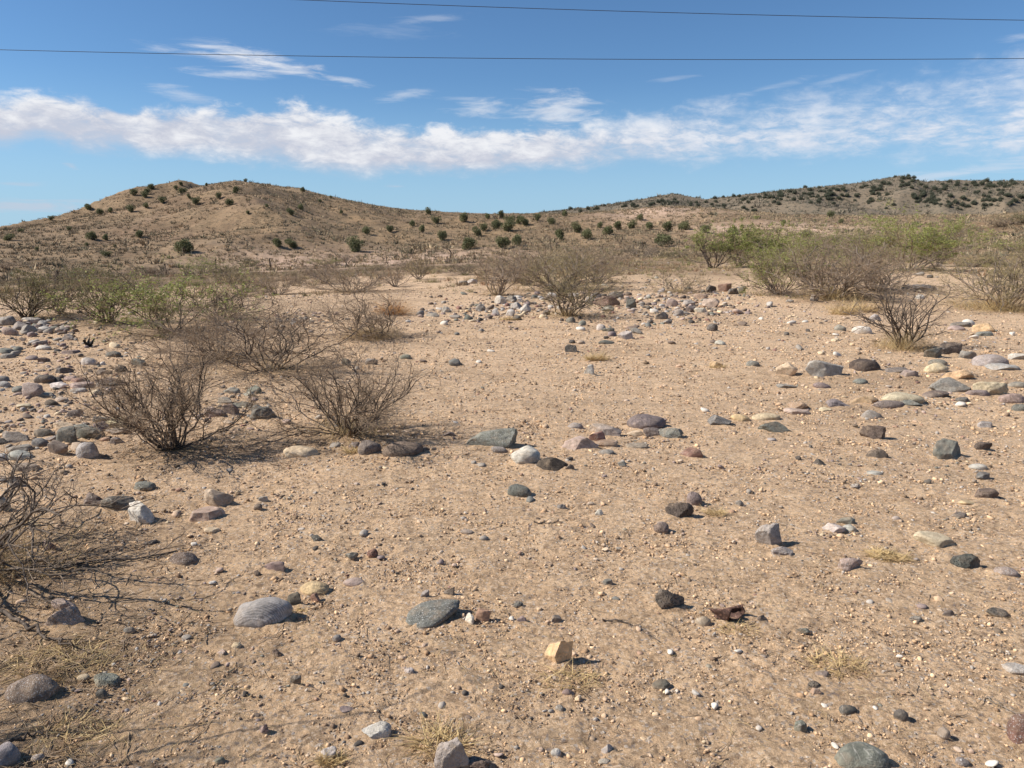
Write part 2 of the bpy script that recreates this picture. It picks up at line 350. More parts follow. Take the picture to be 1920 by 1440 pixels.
# ------------------------------------------------------------------ stones
def ico(sub):
    bm = bmesh.new(); bmesh.ops.create_icosphere(bm, subdivisions=sub, radius=1)
    V = np.array([v.co[:] for v in bm.verts]); Fc = np.array([[v.index for v in f.verts] for f in bm.faces]); bm.free(); return V, Fc
ICO = {k: ico(k) for k in (1, 2, 3, 4, 5)}
def n3(P, s, seed):
    P = P*s; return (pn(P[:, 0]+seed, P[:, 1]+P[:, 2]*.73, seed)+pn(P[:, 1]-seed, P[:, 2]+P[:, 0]*.61, seed+1)+pn(P[:, 2], P[:, 0]-P[:, 1]*.57+seed, seed+2))*.7
def rock_unit(rng, sub, shape):
    V, Fc = ICO[sub]; V = V.copy()
    s = int(rng.integers(1, 9999))
    if shape in 'bwB':
        V = np.sign(V)*np.abs(V)**(.42 if shape == 'B' else .72); V /= np.abs(V).max(1).mean()
        q = rng.uniform(-.35, .35); V = np.stack([V[:, 0]*math.cos(q)-V[:, 1]*math.sin(q), V[:, 0]*math.sin(q)+V[:, 1]*math.cos(q), V[:, 2]+.2*V[:, 0]*rng.normal()], 1)
        V = V*(1+.14*n3(V, .9, s)[:, None])
        for i in range(int(rng.integers(7, 11))):
            n = rng.normal(size=3); n /= np.linalg.norm(n); d = rng.uniform(.82, 1.05) if shape == 'B' else rng.uniform(.62, .92)
            V -= n*np.maximum(V@n-d, 0)[:, None]
        V = V*(1+.08*n3(V, 2.5, s+5)[:, None]+.035*n3(V, 8, s+9)[:, None]+.015*n3(V, 19, s+3)[:, None])
    elif shape in 'f':
        for i in range(5):
            n = rng.normal(size=3)*(1, 1, .35); n /= np.linalg.norm(n)
            V -= n*np.maximum(V@n-rng.uniform(.68, .9), 0)[:, None]
        V -= np.array([0, 0, 1])*np.maximum(V[:, 2]-.7, 0)[:, None]
        V = V*(1+.16*n3(V, 1.1, s)[:, None]+.04*n3(V, 4, s+5)[:, None]+.015*n3(V, 10, s+6)[:, None])
    elif shape == 'm':       # a natural field stone: half worn
        V = V*(1+.25*n3(V, .9, s)[:, None])
        for i in range(9):
            n = rng.normal(size=3); n /= np.linalg.norm(n)
            V -= n*(np.maximum(V@n-rng.uniform(.48, .8), 0)*.96)[:, None]
        V = V*(1+.13*n3(V, 2.1, s+5)[:, None]+.05*n3(V, 6, s+9)[:, None]+.02*n3(V, 15, s+3)[:, None])
    else:                    # r round, o oval, d half-buried dome
        for i in range(3):
            n = rng.normal(size=3); n /= np.linalg.norm(n)
            V -= n*(np.maximum(V@n-rng.uniform(.72, .92), 0)*.7)[:, None]
        V = V*(1+.17*n3(V, .9, s)[:, None]+.035*n3(V, 2.8, s+5)[:, None])
        V = V*(1+.014*n3(V, 8, s+9)[:, None])
    return V, Fc
def stone_material(kind):
    m, t, p = new_mat('stone_'+kind, .82)
    oi = t.n.new('ShaderNodeObjectInfo'); tc = t.n.new('ShaderNodeTexCoord'); geo = t.n.new('ShaderNodeNewGeometry')
    off = t.n.new('ShaderNodeVectorMath'); off.operation = 'ADD'; t.l.new(tc.outputs['Object'], off.inputs[0])
    t.l.new(t.vec(t.math('MULTIPLY', oi.outputs['Random'], 37.), t.math('MULTIPLY', oi.outputs['Random'], 91.), 0.), off.inputs[1]); v = off.outputs[0]
    base = oi.outputs['Color']
    def shade(c, k): return t.mix(1., c, (k, k, k), 'MULTIPLY')
    n1 = t.noise(v, 9., 6, .65); n2 = t.noise(v, 45., 5, .7)
    c = t.mix(t.rng(n1, .35, .65), shade(base, .68), shade(base, 1.25)); c = t.mix(t.rng(t.noise(v, 20., 6, .75), .48, .62, 0, .6), c, shade(base, 1.5))
    c = t.mix(t.rng(n2, .5, .64, 0, .7), c, shade(base, .5))
    h = t.math('ADD', t.math('MULTIPLY', n2, .5), t.noise(v, 140., 4, .7))
    if kind == 'plain':
        vein = t.rng(t.math('ABSOLUTE', t.math('SUBTRACT', t.noise(v, 7., 4, .6, 1.2), .5)), .0, .012, .5, 0.)
        c = t.mix(vein, c, (.5, .46, .40)); bd = .0022
    if kind == 'granite':
        c = t.mix(t.rng(t.voro(v, 260.), .15, .3, .6, 0), c, shade(base, .35))
        c = t.mix(t.rng(t.noise(v, 190., 2), .58, .64, 0, .6), c, (.62, .59, .56)); bd = .004
    if kind == 'pitted':
        pit = t.rng(t.voro(v, 150.), .0, .42, 0, 1.); c = t.mix(pit, shade(base, .5), c)
        h = t.math('ADD', t.math('MULTIPLY', h, .4), t.math('MULTIPLY', pit, 1.)); bd = .006
    if kind == 'chalky':
        c = t.mix(t.rng(t.noise(v, 25., 5, .7), .52, .62, 0, .55), c, (.36, .27, .18)); bd = .004
    if kind == 'banded':
        wv = t.n.new('ShaderNodeTexWave'); wv.wave_type = 'BANDS'; wv.bands_direction = 'Y'
        t.l.new(t.mapping(v, (.25, 1, .6)), wv.inputs['Vector']); wv.inputs['Scale'].default_value = 55; wv.inputs['Distortion'].default_value = 6.
        wv.inputs['Detail'].default_value = 4; wv.inputs['Detail Scale'].default_value = 1.2
        c = t.mix(t.rng(wv.outputs[0], .1, .5, .7, 0), c, (.15, .14, .13)); bd = .002
    # dry dust of the soil lying on it in patches
    c = t.mix(t.rng(t.noise(v, 7., 5, .7), .5, .62, 0, .35), c, (.24, .17, .115)); c = t.mix(t.rng(t.noise(v, 16., 7, .75), .52, .70, 0., .5), c, (.45, .33, .22))
    pz = t.sep(tc.outputs['Object'])[2]; c = t.mix(t.math('MULTIPLY', t.rng(t.math('ADD', pz, t.math('MULTIPLY', t.noise(v, 30., 4), .02)), .0, .022, .7, 0.), 1.), c, (.50, .35, .225))
    t.l.new(c, p.inputs['Base Color']); bump(t, p, h, bd*1.8, 1.)
    if kind == 'plain': p.inputs['Roughness'].default_value = .7
    return m
SM = {k: stone_material(k) for k in ('plain', 'granite', 'pitted', 'chalky', 'banded')}
PAL = {'Y': ((250,196,112), 'yellowish'),   # colour code: (sunlit colour of the stone, words)
 'g': ((156,146,134), 'grey'), 'lg': ((186,180,172), 'pale grey'), 'dg': ((98,92,84), 'dark grey'), 'gg': ((126,132,118), 'greenish grey'), 'bg': ((116,122,118), 'bluish grey'),
 'k': ((70,66,64), 'blackish'), 'w': ((222,214,200), 'off-white'), 'c': ((236,204,150), 'cream'), 'y': ((232,186,108), 'yellowish'), 't': ((190,158,126), 'tan'),
 'p': ((192,158,142), 'pinkish'), 'm': ((150,124,122), 'mauve'), 'b': ((124,100,84), 'brown'), 'db': ((84,68,60), 'dark brown'), 'r': ((158,96,78), 'reddish'), 'o': ((192,138,100), 'orange-brown'),
 'l': ((168,156,154), 'lavender grey'), 'dt': ((68,80,80), 'dark teal grey')}
SHP = {'r': 'rounded stone', 'o': 'smooth oval stone', 'f': 'flat low stone', 'b': 'angular stone', 'B': 'block-shaped stone', 'w': 'wedge-shaped stone', 'm': 'rough worn stone', 'd': 'half-buried stone'}
# x, y of the foot, width, height (photograph pixels), colour, shape [, surface]
STONES = '''
13 610 28 14 g f;37 620 35 14 g m;60 606 30 9 lg f;20 630 27 15 p b;55 626 28 15 g m;80 612 18 10 lg m;85 620 20 8 lg f;92 624 18 9 g f;108 639 13 9 g m;130 639 20 12 g m;118 620 18 9 g o;60 631 20 5 m f;77 648 27 8 m f;83 657 24 9 w o;135 664 33 7 m f;213 670 28 11 dg o;168 686 25 15 w r;193 684 13 13 w b;260 687 26 15 gg m;215 652 15 7 c f
13 664 22 9 gg f;35 660 22 8 gg f;15 673 24 9 g f;30 667 18 8 g f;60 676 22 9 m o;83 681 18 10 b m;121 701 28 12 dg m;85 721 31 18 db r;108 718 16 7 k o;111 729 30 12 w m;133 716 25 11 p m;148 718 25 9 r f;153 729 38 12 p m;190 728 20 12 w m;208 723 35 14 m m;195 703 25 9 b f;230 699 22 14 db r;220 722 24 7 dg f;180 740 22 8 c f;147 736 25 8 lg f
37 738 22 13 bg r;62 746 34 25 p B;6 716 22 10 bg o;8 727 20 11 lg o;90 745 26 8 g f;97 762 24 12 b d;117 755 27 9 t f;46 766 28 8 c f;142 783 25 14 b b;90 783 14 8 lg m;53 784 17 7 b m;191 794 28 13 dg m;222 805 44 23 c m;222 815 45 12 p m;190 812 30 20 m m;168 825 48 28 gg B;120 808 40 16 c m;126 832 38 30 gg B;85 822 35 16 dg m;77 838 28 16 bg o
97 828 22 10 g m;30 832 42 20 g m;4 835 20 12 dg m;38 848 40 12 g f;40 864 40 18 lg o;112 855 35 27 m b;143 842 20 7 t f;166 861 35 30 lg r granite;7 865 30 15 lg m;50 884 38 13 t f;29 914 19 18 bg r;3 902 14 10 g r;220 833 24 13 m m;435 739 30 13 g m;477 738 30 15 gg m;467 744 26 11 g m;455 765 40 14 gg m;424 758 28 14 g m;480 772 26 14 gg m;495 788 50 26 gg m
430 780 35 24 m m;404 783 40 20 p m;427 796 24 9 c m;540 793 20 8 p f;565 860 64 25 c o;630 837 20 8 g f;410 953 52 36 t b;390 979 60 27 t f;485 960 16 15 b r;493 943 20 12 lg m;430 885 17 8 g m;225 960 56 28 dg b;265 982 52 38 w m granite;180 950 45 26 b m;5 960 25 35 g m;272 920 35 15 gg f;397 1000 27 10 c f;62 990 24 12 c m;95 1035 24 20 m m
693 856 44 33 m r pitted;756 859 78 34 b o pitted;797 848 20 10 db m;922 842 100 42 gg B;936 850 32 13 g f;985 874 56 40 w r chalky;1036 884 64 30 db d pitted;1068 884 20 14 b m;1068 864 16 9 k m;974 933 46 26 bg o;995 941 18 10 bg m;1078 805 32 14 g d;1128 812 50 20 p m;1140 820 50 24 p b;1087 846 70 30 p b;1120 830 35 24 r b;1133 840 48 16 o f;1136 853 30 12 gg o;1193 842 44 12 p f;1192 820 34 18 c w
1212 808 74 36 m r pitted;1225 820 40 20 m m;1257 823 48 22 gg m;1240 795 18 12 m m;1167 875 18 12 bg b;1133 895 12 10 m r;1053 956 20 12 l m;1123 969 16 14 w m;1268 855 12 10 dg m;887 870 16 10 g r;902 875 16 8 g o;842 818 26 12 m w;719 910 12 12 k b;666 842 24 14 m m;760 674 22 10 gg o;793 679 16 9 b m;852 685 28 6 bg f;650 686 18 16 g b;670 692 14 12 g b;697 685 25 14 g m
922 660 12 8 w m;898 679 12 7 w m;1105 704 22 22 w b chalky;1071 661 25 16 k m;1073 643 14 10 k m;1090 644 18 9 t m;1137 646 32 9 gg o;1138 635 14 7 k o;1088 619 20 9 w b;1070 606 18 12 gg r;1093 610 20 8 gg m;1127 621 18 14 w r;1140 623 26 9 gg m;1148 630 20 8 m o;1172 637 28 16 lg b;1193 627 22 12 g m;1186 617 20 6 b f;1221 606 14 12 dg m;1215 612 18 10 bg r;1240 600 26 16 g m
1251 608 20 10 g m;1273 592 18 12 g r;1260 645 20 8 b m;1137 573 52 20 r b;1140 585 24 12 g m;1117 562 22 14 g m;1153 560 32 14 dg m;1178 554 16 10 b m;1105 570 18 16 g m;1183 577 20 16 bg b;1203 572 16 8 g m;1218 580 14 9 dg m;1228 586 16 8 w m;1260 575 22 16 p m;825 557 12 7 db m;892 550 8 6 db m;938 570 22 16 w m;957 566 24 12 g m;970 560 18 10 w m;968 580 24 14 lg m
985 585 22 16 w m;988 573 16 9 m m;930 592 14 14 w b;957 594 20 14 w b;900 583 20 14 g m;917 580 16 9 b m;918 598 18 8 b m;970 600 18 8 dg m;878 601 20 12 bg m;853 597 20 9 g m;836 586 18 12 w m;825 582 14 10 w m;860 580 16 7 r m;810 595 28 9 g m;833 609 18 8 w m;787 591 20 8 g m;902 621 14 8 g m;822 624 10 8 b m;857 628 14 6 bg f;870 535 20 8 g m
886 532 20 10 lg m;1025 592 18 12 b m;1037 560 30 12 w m;1073 558 26 10 w m;1333 548 20 14 k m;1358 547 26 16 r m;1375 552 20 12 dg m;1390 549 16 12 g m;1313 560 26 9 o f;1292 575 28 14 lg m;1332 577 32 18 p m;1360 575 12 10 k m;1313 586 24 9 w f;1295 585 20 12 m m;1283 590 16 10 g r;1383 588 20 8 p m;1402 588 12 12 m m;1350 588 16 8 c m;1393 610 16 10 b r;1335 622 20 16 k r
1427 600 14 7 w m;1480 567 18 9 g m;1527 565 16 12 g m;1443 575 20 7 lg m;1483 607 16 7 w m;1510 604 12 6 w m;1475 628 12 6 dg m;1515 622 12 8 k r;1575 621 20 12 g o;1567 629 12 10 w b;1615 627 34 15 w o;1640 602 20 12 lg m;1350 648 20 10 w r;1337 643 16 6 b f;1498 655 16 8 g o;1566 640 14 7 c m;1538 664 16 8 c m;1570 668 18 4 w f;1743 521 14 7 k m;1723 517 14 8 g m
1720 545 50 10 g f;1749 544 12 8 k m;1725 560 16 7 w m;1800 614 32 9 g f;1815 611 22 6 w f;1793 621 28 10 p o;1845 624 38 16 y m;1845 631 28 8 gg f;1897 628 14 8 w o;1825 634 14 6 w m;1411 688 24 12 bg o;1473 707 38 27 c b;1540 708 72 34 lg m;1622 698 50 24 db o pitted;1343 690 24 13 y m;1750 673 38 20 dg b;1778 666 40 22 db b;1813 674 28 15 gg m;1853 688 58 22 l o granite;1908 676 30 12 w b
1757 686 30 12 g o;1753 700 44 18 c o;1878 695 50 12 lg f;1677 700 44 10 m f;1703 707 30 13 m b;1793 713 50 18 y b;1613 721 26 11 bg o;1540 729 30 12 m o;1476 728 38 10 gg w;1780 738 66 26 l b;1753 746 46 13 b o;1853 742 54 25 c b;1832 744 36 12 m f;1897 757 40 18 p o;1907 727 30 10 g f;1805 754 24 8 dg f;1800 760 20 7 w f;1913 773 26 14 gg o;1690 758 66 22 c o banded;1667 766 54 14 m o
1706 764 36 18 gg w;1618 758 50 17 y m;1570 764 44 16 l m;1498 768 38 16 o b;1493 778 48 13 p f;1547 772 22 9 c m;1320 771 14 6 w w;1350 799 44 26 bg w;1388 791 36 15 y o;1435 789 52 16 c o chalky;1452 811 60 22 gg m;1634 785 36 16 g d;1635 825 44 27 b b;1643 861 38 20 b d pitted;1774 862 54 35 bg b;1840 845 30 15 b m;1833 881 28 11 w o;1843 900 24 13 bg b;1847 937 38 18 b f;1812 948 28 9 y f
1797 972 26 9 dg f;1638 892 28 8 lg f;1605 916 20 10 lg m;1738 906 14 8 dg m;1847 803 26 11 lg f;1446 826 16 8 l m;1497 862 14 8 k b;1535 873 20 12 k b;1293 860 46 24 r b;1301 950 28 29 m r pitted;1275 973 50 32 db m pitted;1387 950 16 12 g m;1405 924 14 8 g m;1352 878 14 8 m m;1585 985 34 16 gg m;1563 1000 38 18 w m chalky;1592 998 24 14 w b
1440 1027 48 43 l b granite;1466 1045 40 20 l m granite;1595 1072 42 26 p m granite;1750 1026 64 24 c f chalky;1810 1070 46 28 dt m pitted;1885 1082 34 17 p o granite;1317 1176 28 18 t d;1428 1170 20 14 b m;1503 1190 24 13 gg m;1255 1146 54 46 dg m pitted;1870 1156 34 13 dg f;1716 1167 20 10 g f;1777 1157 18 12 dg b;1728 1141 20 6 m f;1541 1270 24 12 m o;1525 1293 22 14 dg o;1528 1306 20 14 o b;1588 1343 28 17 dt o;1688 1355 22 20 dg r;1500 1373 22 18 gg f
1565 1402 14 12 w r;1640 1334 16 10 w o;1545 1325 12 12 w r;1340 1330 16 9 w o;1305 1305 14 10 lg m;1768 1392 18 20 p r;1612 1452 80 48 gg o;1914 1400 44 55 r r granite;1905 1265 40 16 lg f;1803 1440 20 14 g r;1858 1437 14 12 w r;1383 1226 12 9 w r;1685 1235 12 10 w r
810 1174 112 46 gg o granite;881 1170 18 24 w b;905 1168 28 24 o m;842 1120 20 22 b w;797 1124 18 18 g m;978 1170 18 14 m m;960 1164 12 12 w b;1043 1170 20 15 bg b;972 1141 18 12 bg o;663 1103 38 18 p o;699 1048 20 18 r r;713 1049 16 8 m f;875 1003 24 11 p o;908 1013 18 9 g f;827 1057 16 10 m o;660 1050 24 14 gg m;1240 1002 28 24 m r pitted;1046 1252 48 52 Y b plain;1200 1228 14 12 o b;1256 1225 16 11 w o
1239 1295 32 18 dg o;1250 1303 12 9 w r;1063 1305 18 13 m r;940 1295 14 11 k m;872 1305 14 8 k m;1049 1338 16 12 g r;795 1343 14 10 dt m;707 1387 50 36 w w granite;673 1397 14 12 k m;848 1450 60 55 lg m chalky;895 1445 45 22 b m;1042 1423 18 15 w r;1140 1420 24 20 w m granite;1132 1436 20 10 lg o;935 1418 14 11 p r;650 1340 24 14 m w;768 1266 20 12 lg f;880 1350 16 9 b m;1140 1098 18 12 bg f;1155 1125 12 9 bg m
497 1177 97 56 lg o banded;551 1138 28 26 dt b;588 1118 54 28 y o chalky;592 1132 20 17 r m;517 1076 38 24 m b;594 1020 22 16 dt m;591 1030 14 8 k m;616 1425 28 24 w b chalky;345 1060 50 26 b d granite;412 1073 14 9 p m;484 1083 16 12 b m;398 1095 12 8 w o;243 1190 18 11 bg o;350 1197 14 9 g m;443 1217 18 12 c r;417 1233 16 15 p w;520 1230 18 12 b m;128 1180 62 40 t m granite;120 1145 38 18 p m;60 1318 78 44 b d granite
200 1288 46 20 gg f;158 1277 18 12 c r;192 1310 20 16 dg o;15 1438 38 36 l r;72 1433 18 12 p o;132 1435 14 10 w r;495 1383 18 18 p m;413 1435 16 12 gg o;632 1203 16 12 bg o;485 1356 10 14 p o;350 1286 14 9 bg o;403 1253 18 10 b m;555 1288 20 18 k m;460 1305 14 12 k m;365 1023 12 7 w o;283 1023 26 9 dg m'''
def tone(c, sat=.58, k=.90):
    a = np.array(lin(PAL[c][0])); a = a*.86+np.array([.40, .29, .20])*.14; m = a.mean(); return (m*np.array([1.14, 1., .84])*(1-sat)+a*sat)*k
def parse_stones():
    out = []
    for e in STONES.replace('\n', ';').split(';'):
        e = e.split()
        if len(e) >= 6: out.append((float(e[0]), float(e[1]), float(e[2]), float(e[3]), e[4], e[5], e[6] if len(e) > 6 else None))
    return out
ALL = parse_stones(); ALL.sort(key=lambda s: -(s[2]*s[3])*(1+.0*s[1]))
BIG, SMALL = ALL[:298], ALL[298:]
# landmarks for the labels: stones with a label of their own, then shrubs and other marks
OWN = {(497,1177): 'large oval cobble with fine grey bands, beside a small yellowish stone',
 (810,1174): 'long greenish grey cobble, pointed at its right end, propped on bare soil',
 (1046,1252): 'upright yellowish broken block with dry twigs at its foot, lower centre',
 (1255,1146): 'dark grey notched stone left of the rusty crushed can',
 (1440,1027): 'pale lavender granite block with flat faces, a smaller one at its foot',
 (1612,1452): 'smooth pale greenish cobble cut off by the bottom edge of the view',
 (848,1450): 'jagged pale rock at the bottom edge, left of centre',
 (60,1318): 'broad brown half-buried granite boulder by dead grass at the lower left',
 (707,1387): 'off-white wedge of granite lying alone near the bottom, left of centre',
 (974,933): 'bluish grey oval cobble alone on open soil below the white boulder',
 (985,874): 'chalky white rounded boulder right of the long greenish block',
 (1036,884): 'dark brown pitted dome half buried beside the white boulder',
 (922,842): 'long greenish grey angular block with an undercut front',
 (756,859): 'brown pitted loaf-shaped stone just right of a mauve round stone',
 (693,856): 'mauve pitted round stone right of the foot of the bare shrub',
 (565,860): 'cream oval stone between the two bare shrubs on the left',
 (1212,808): 'purple-brown domed boulder at the back of the central stone group',
 (1540,708): 'large pale grey boulder on the right, the biggest in its row',
 (1622,698): 'dark brown oval boulder right of the large pale grey boulder',
 (1774,862): 'angular blue-black stone alone on the soil at the right',
 (1275,973): 'dark brown lumpy pitted stone behind a small mauve one',
 (1350,799): 'blue-grey wedge stone at the left end of the four-stone row',
 (1137,573): 'big reddish slab rising above the pale rubble band',
 (1105,704): 'small upright white block alone in the sandy clearing',
 (1071,661): 'blackish stone left of the buff dry grass tuft',
 (265,982): 'white and pink granite stone under the thorny branch tips at left',
 (410,953): 'tan angular stone with a flat face, right of the thorny branches',
 (166,861): 'pale round speckled stone standing apart at the foot of the left pile',
 (1690,758): 'cream stone with fine lines, largest of the right-hand row',
 (1810,1070): 'very dark greenish rough stone at the lower right',
 (1750,1026): 'flat cream chalky slab sunk in the soil at right',
 (1914,1400): 'reddish speckled boulder cut off by the right edge, near the bottom',
 (588,1118): 'yellowish flat-topped stone behind a small reddish one',
 (1293,860): 'reddish brown block with a dark broken end, right of centre',
 (495,788): 'big greenish grey slab between the two bare shrubs, nearest of its heap',
 (62,746): 'pinkish square-edged block in the left field of stones',
 (1780,738): 'lavender angular stone with a dark upright end at the right',
 (168,825): 'big greenish block in the middle of the left stone pile',
 (1853,688): 'long lavender grey boulder right of the small bare shrub'}
LM = [('the banded cobble',497,1177),('the long green cobble',810,1174),('the yellow block',1046,1252),('the notched dark stone',1255,1146),('the lavender granite block',1440,1027),
 ('the smooth cobble at the bottom edge',1612,1440),('the jagged rock at the bottom edge',848,1435),('the broad brown boulder',60,1318),('the white granite wedge',707,1387),('the lone bluish cobble',974,933),
 ('the white boulder',985,874),('the long greenish block',922,842),('the loaf-shaped brown stone',756,859),('the cream oval stone',565,860),('the purple domed boulder',1212,808),
 ('the large pale grey boulder',1540,708),('the dark brown oval boulder',1622,698),('the angular blue-black stone',1774,862),('the lumpy dark brown stone',1275,973),('the blue-grey wedge stone',1350,799),
 ('the reddish slab',1137,573),('the upright white block',1105,704),('the buff grass tuft',1118,672),('the white and pink granite',265,982),('the tan angular stone',410,953),('the pale speckled round stone',166,861),
 ('the fine-lined cream stone',1690,758),('the dark greenish rough stone',1810,1070),('the flat cream slab',1750,1026),('the reddish boulder at the right edge',1914,1400),('the crushed can',1370,1160),
 ('the leftmost bare shrub',320,845),('the central bare shrub',655,815),('the small thick-stemmed shrub',1690,655),('the tufted shrub',700,635),('the big green-leaved left shrub',325,620),
 ('the rubble band shrub',1065,592),('the large right thicket',1560,560),('the right-edge shrub',1850,582),('the charred stump',165,648),('the pinkish square block',62,746),('the big green slab',495,788),
 ('the long lavender boulder',1853,688),('the reddish broken block',1293,860),('the big greenish pile block',168,825),('the upper left pile',40,615)]
ORD = ['', 'second', 'third', 'fourth', 'fifth', 'sixth', 'seventh', 'eighth', 'ninth', 'tenth', 'eleventh', 'twelfth']
def uniq(items):
    """items: dicts with look, where, px, py -> a different label for each"""
    by = {}
    for it in items: by.setdefault((it['look'], it['where']), []).append(it)
    for (look, where), L in by.items():
        if len(L) == 1: L[0]['label'] = f'{look} {where}'; continue
        L.sort(key=lambda q: q['px'])
        for i, it in enumerate(L):
            n = len(L)
            if n == 2: w = ('left', 'right')[i]+' of two: '
            elif i == 0: w = f'leftmost of {n}: '
            elif i == n-1: w = f'rightmost of {n}: '
            else: w = (ORD[i] if i < 12 else f'{i+1}th')+' from left: '
            it['label'] = w+f'{look} {where}'
def relation(px, py, own=None):
    best = None
    for nm, lx, ly in LM:
        if abs(lx-px) < 3 and abs(ly-py) < 16: continue
        sy = 2.2 if py < 700 else 1.3
        d = math.hypot(px-lx, (py-ly)*sy)
        if best is None or d < best[0]: best = (d, nm, lx, ly, sy)
    d, nm, lx, ly, sy = best; dx, dy = px-lx, (py-ly)*sy
    near = 'just ' if d < 60 else ''
    if abs(dx) > 2.2*abs(dy): r = 'right of' if dx > 0 else 'left of'
    elif abs(dy) > 2.2*abs(dx): r = 'in front of' if dy > 0 else 'behind'
    else: r = ('front-' if dy > 0 else 'back-')+('right of' if dx > 0 else 'left of')
    return f'{near}{r} {nm}'
def build_stones():
    items = []
    for i, (px, py, w, h, c, s, kind) in enumerate(BIG):
        g = ground(px, py)
        if g is None: continue
        X, Y, Z, dist, al = g
        rng = np.random.default_rng(1000+i)
        a = w*dist/F/2; hm = h*dist/F
        b = a*(.85 if s == 'r' else .55 if s in 'bmB' else .66)
        Hm = (hm-1.45*b*math.sin(al))/math.cos(al)
        lowf = .28 if s in 'fd' else .42
        if s == 'B': b = a*.5
        if Hm < lowf*a:
            Hm = lowf*a; b = max(.36*a, (hm-Hm*math.cos(al))/(1.45*math.sin(al)))
            b = min(b, .9*a)
        Hm = min(Hm, 1.9*a)
        emb = {'d': .0, 'f': .18, 'o': .36, 'r': .48}.get(s, .36)
        cc = Hm/(1+emb); zc = emb*cc
        sub = 5 if w > 38 else 4 if w > 15 else 3
        V, Fc = rock_unit(rng, sub, s)
        mn, mx = V.min(0), V.max(0); V = (V-(mn+mx)/2)/((mx-mn)/2)       # fill the unit box
        tilt = rng.uniform(-.12, .12)
        if (px, py) == (810, 1174):
            V[:, 1] *= (1.0-.42*np.clip(V[:, 0], -.2, 1)); V[:, 2] *= (1.-.35*np.clip(V[:, 0], 0, 1)); tilt = .22
        if (px, py) == (497, 1177):
            V[:, 1] *= 1-.22*V[:, 0]; V[:, 2] *= 1-.15*V[:, 0]
        if s == 'w': V[:, 2] = V[:, 2]*(.55+.45*np.clip(V[:, 0]*rng.choice([-1, 1]), -1, 1)) ; 
        V = V*np.array([a, b, cc])
        th = rng.uniform(-.25, .25) if w > 20 else rng.uniform(-.5, .5)
        if (px, py) == (810, 1174): th = .38
        R1 = np.array([[math.cos(th), -math.sin(th), 0], [math.sin(th), math.cos(th), 0], [0, 0, 1]])
        R2 = np.array([[math.cos(tilt), 0, -math.sin(tilt)], [0, 1, 0], [math.sin(tilt), 0, math.cos(tilt)]])
        V = V@R2.T@R1.T
        hyp = math.hypot(X, Y); cx_, cy_ = X+X/hyp*b*.8, Y+Y/hyp*b*.8
        z0 = float(H(cx_, cy_)); V[:, 2] += zc
        col = tone(c); j = rng.uniform(.88, 1.1, 3)*rng.uniform(.9, 1.06)*.92
        if kind is None: kind = str(rng.choice(['plain', 'plain', 'granite', 'pitted'])) if c not in ('w', 'c', 'y') else str(rng.choice(['plain', 'chalky']))
        if dist < 16: STONE_SPOTS.append((cx_, cy_, a, b, Hm))
        o = mesh_obj('stone', V, Fc, SM[kind], True); o.location = (cx_, cy_, z0)
        o.color = (min(col[0]*j[0], .8), min(col[1]*(j[0]*.6+j[1]*.4), .8), min(col[2]*(j[0]*.6+j[2]*.4), .8), 1)
        rs = 2*a
        size = 'large' if rs > .45 else 'medium' if rs > .22 else 'small' if rs > .10 else 'tiny'
        items.append(dict(o=o, px=px, py=py, look=f'{size} {PAL[c][1]} {SHP[s]}', where=relation(px, py)))
    named = [it for it in items if (int(it['px']), int(it['py'])) in OWN]
    rest = [it for it in items if (int(it['px']), int(it['py'])) not in OWN]
    uniq(rest)
    for it in named: it['label'] = OWN[(int(it['px']), int(it['py']))]
    for it in items: thing(it['o'], it['label'], 'stone', 'stones scattered over the desert floor')
    return items

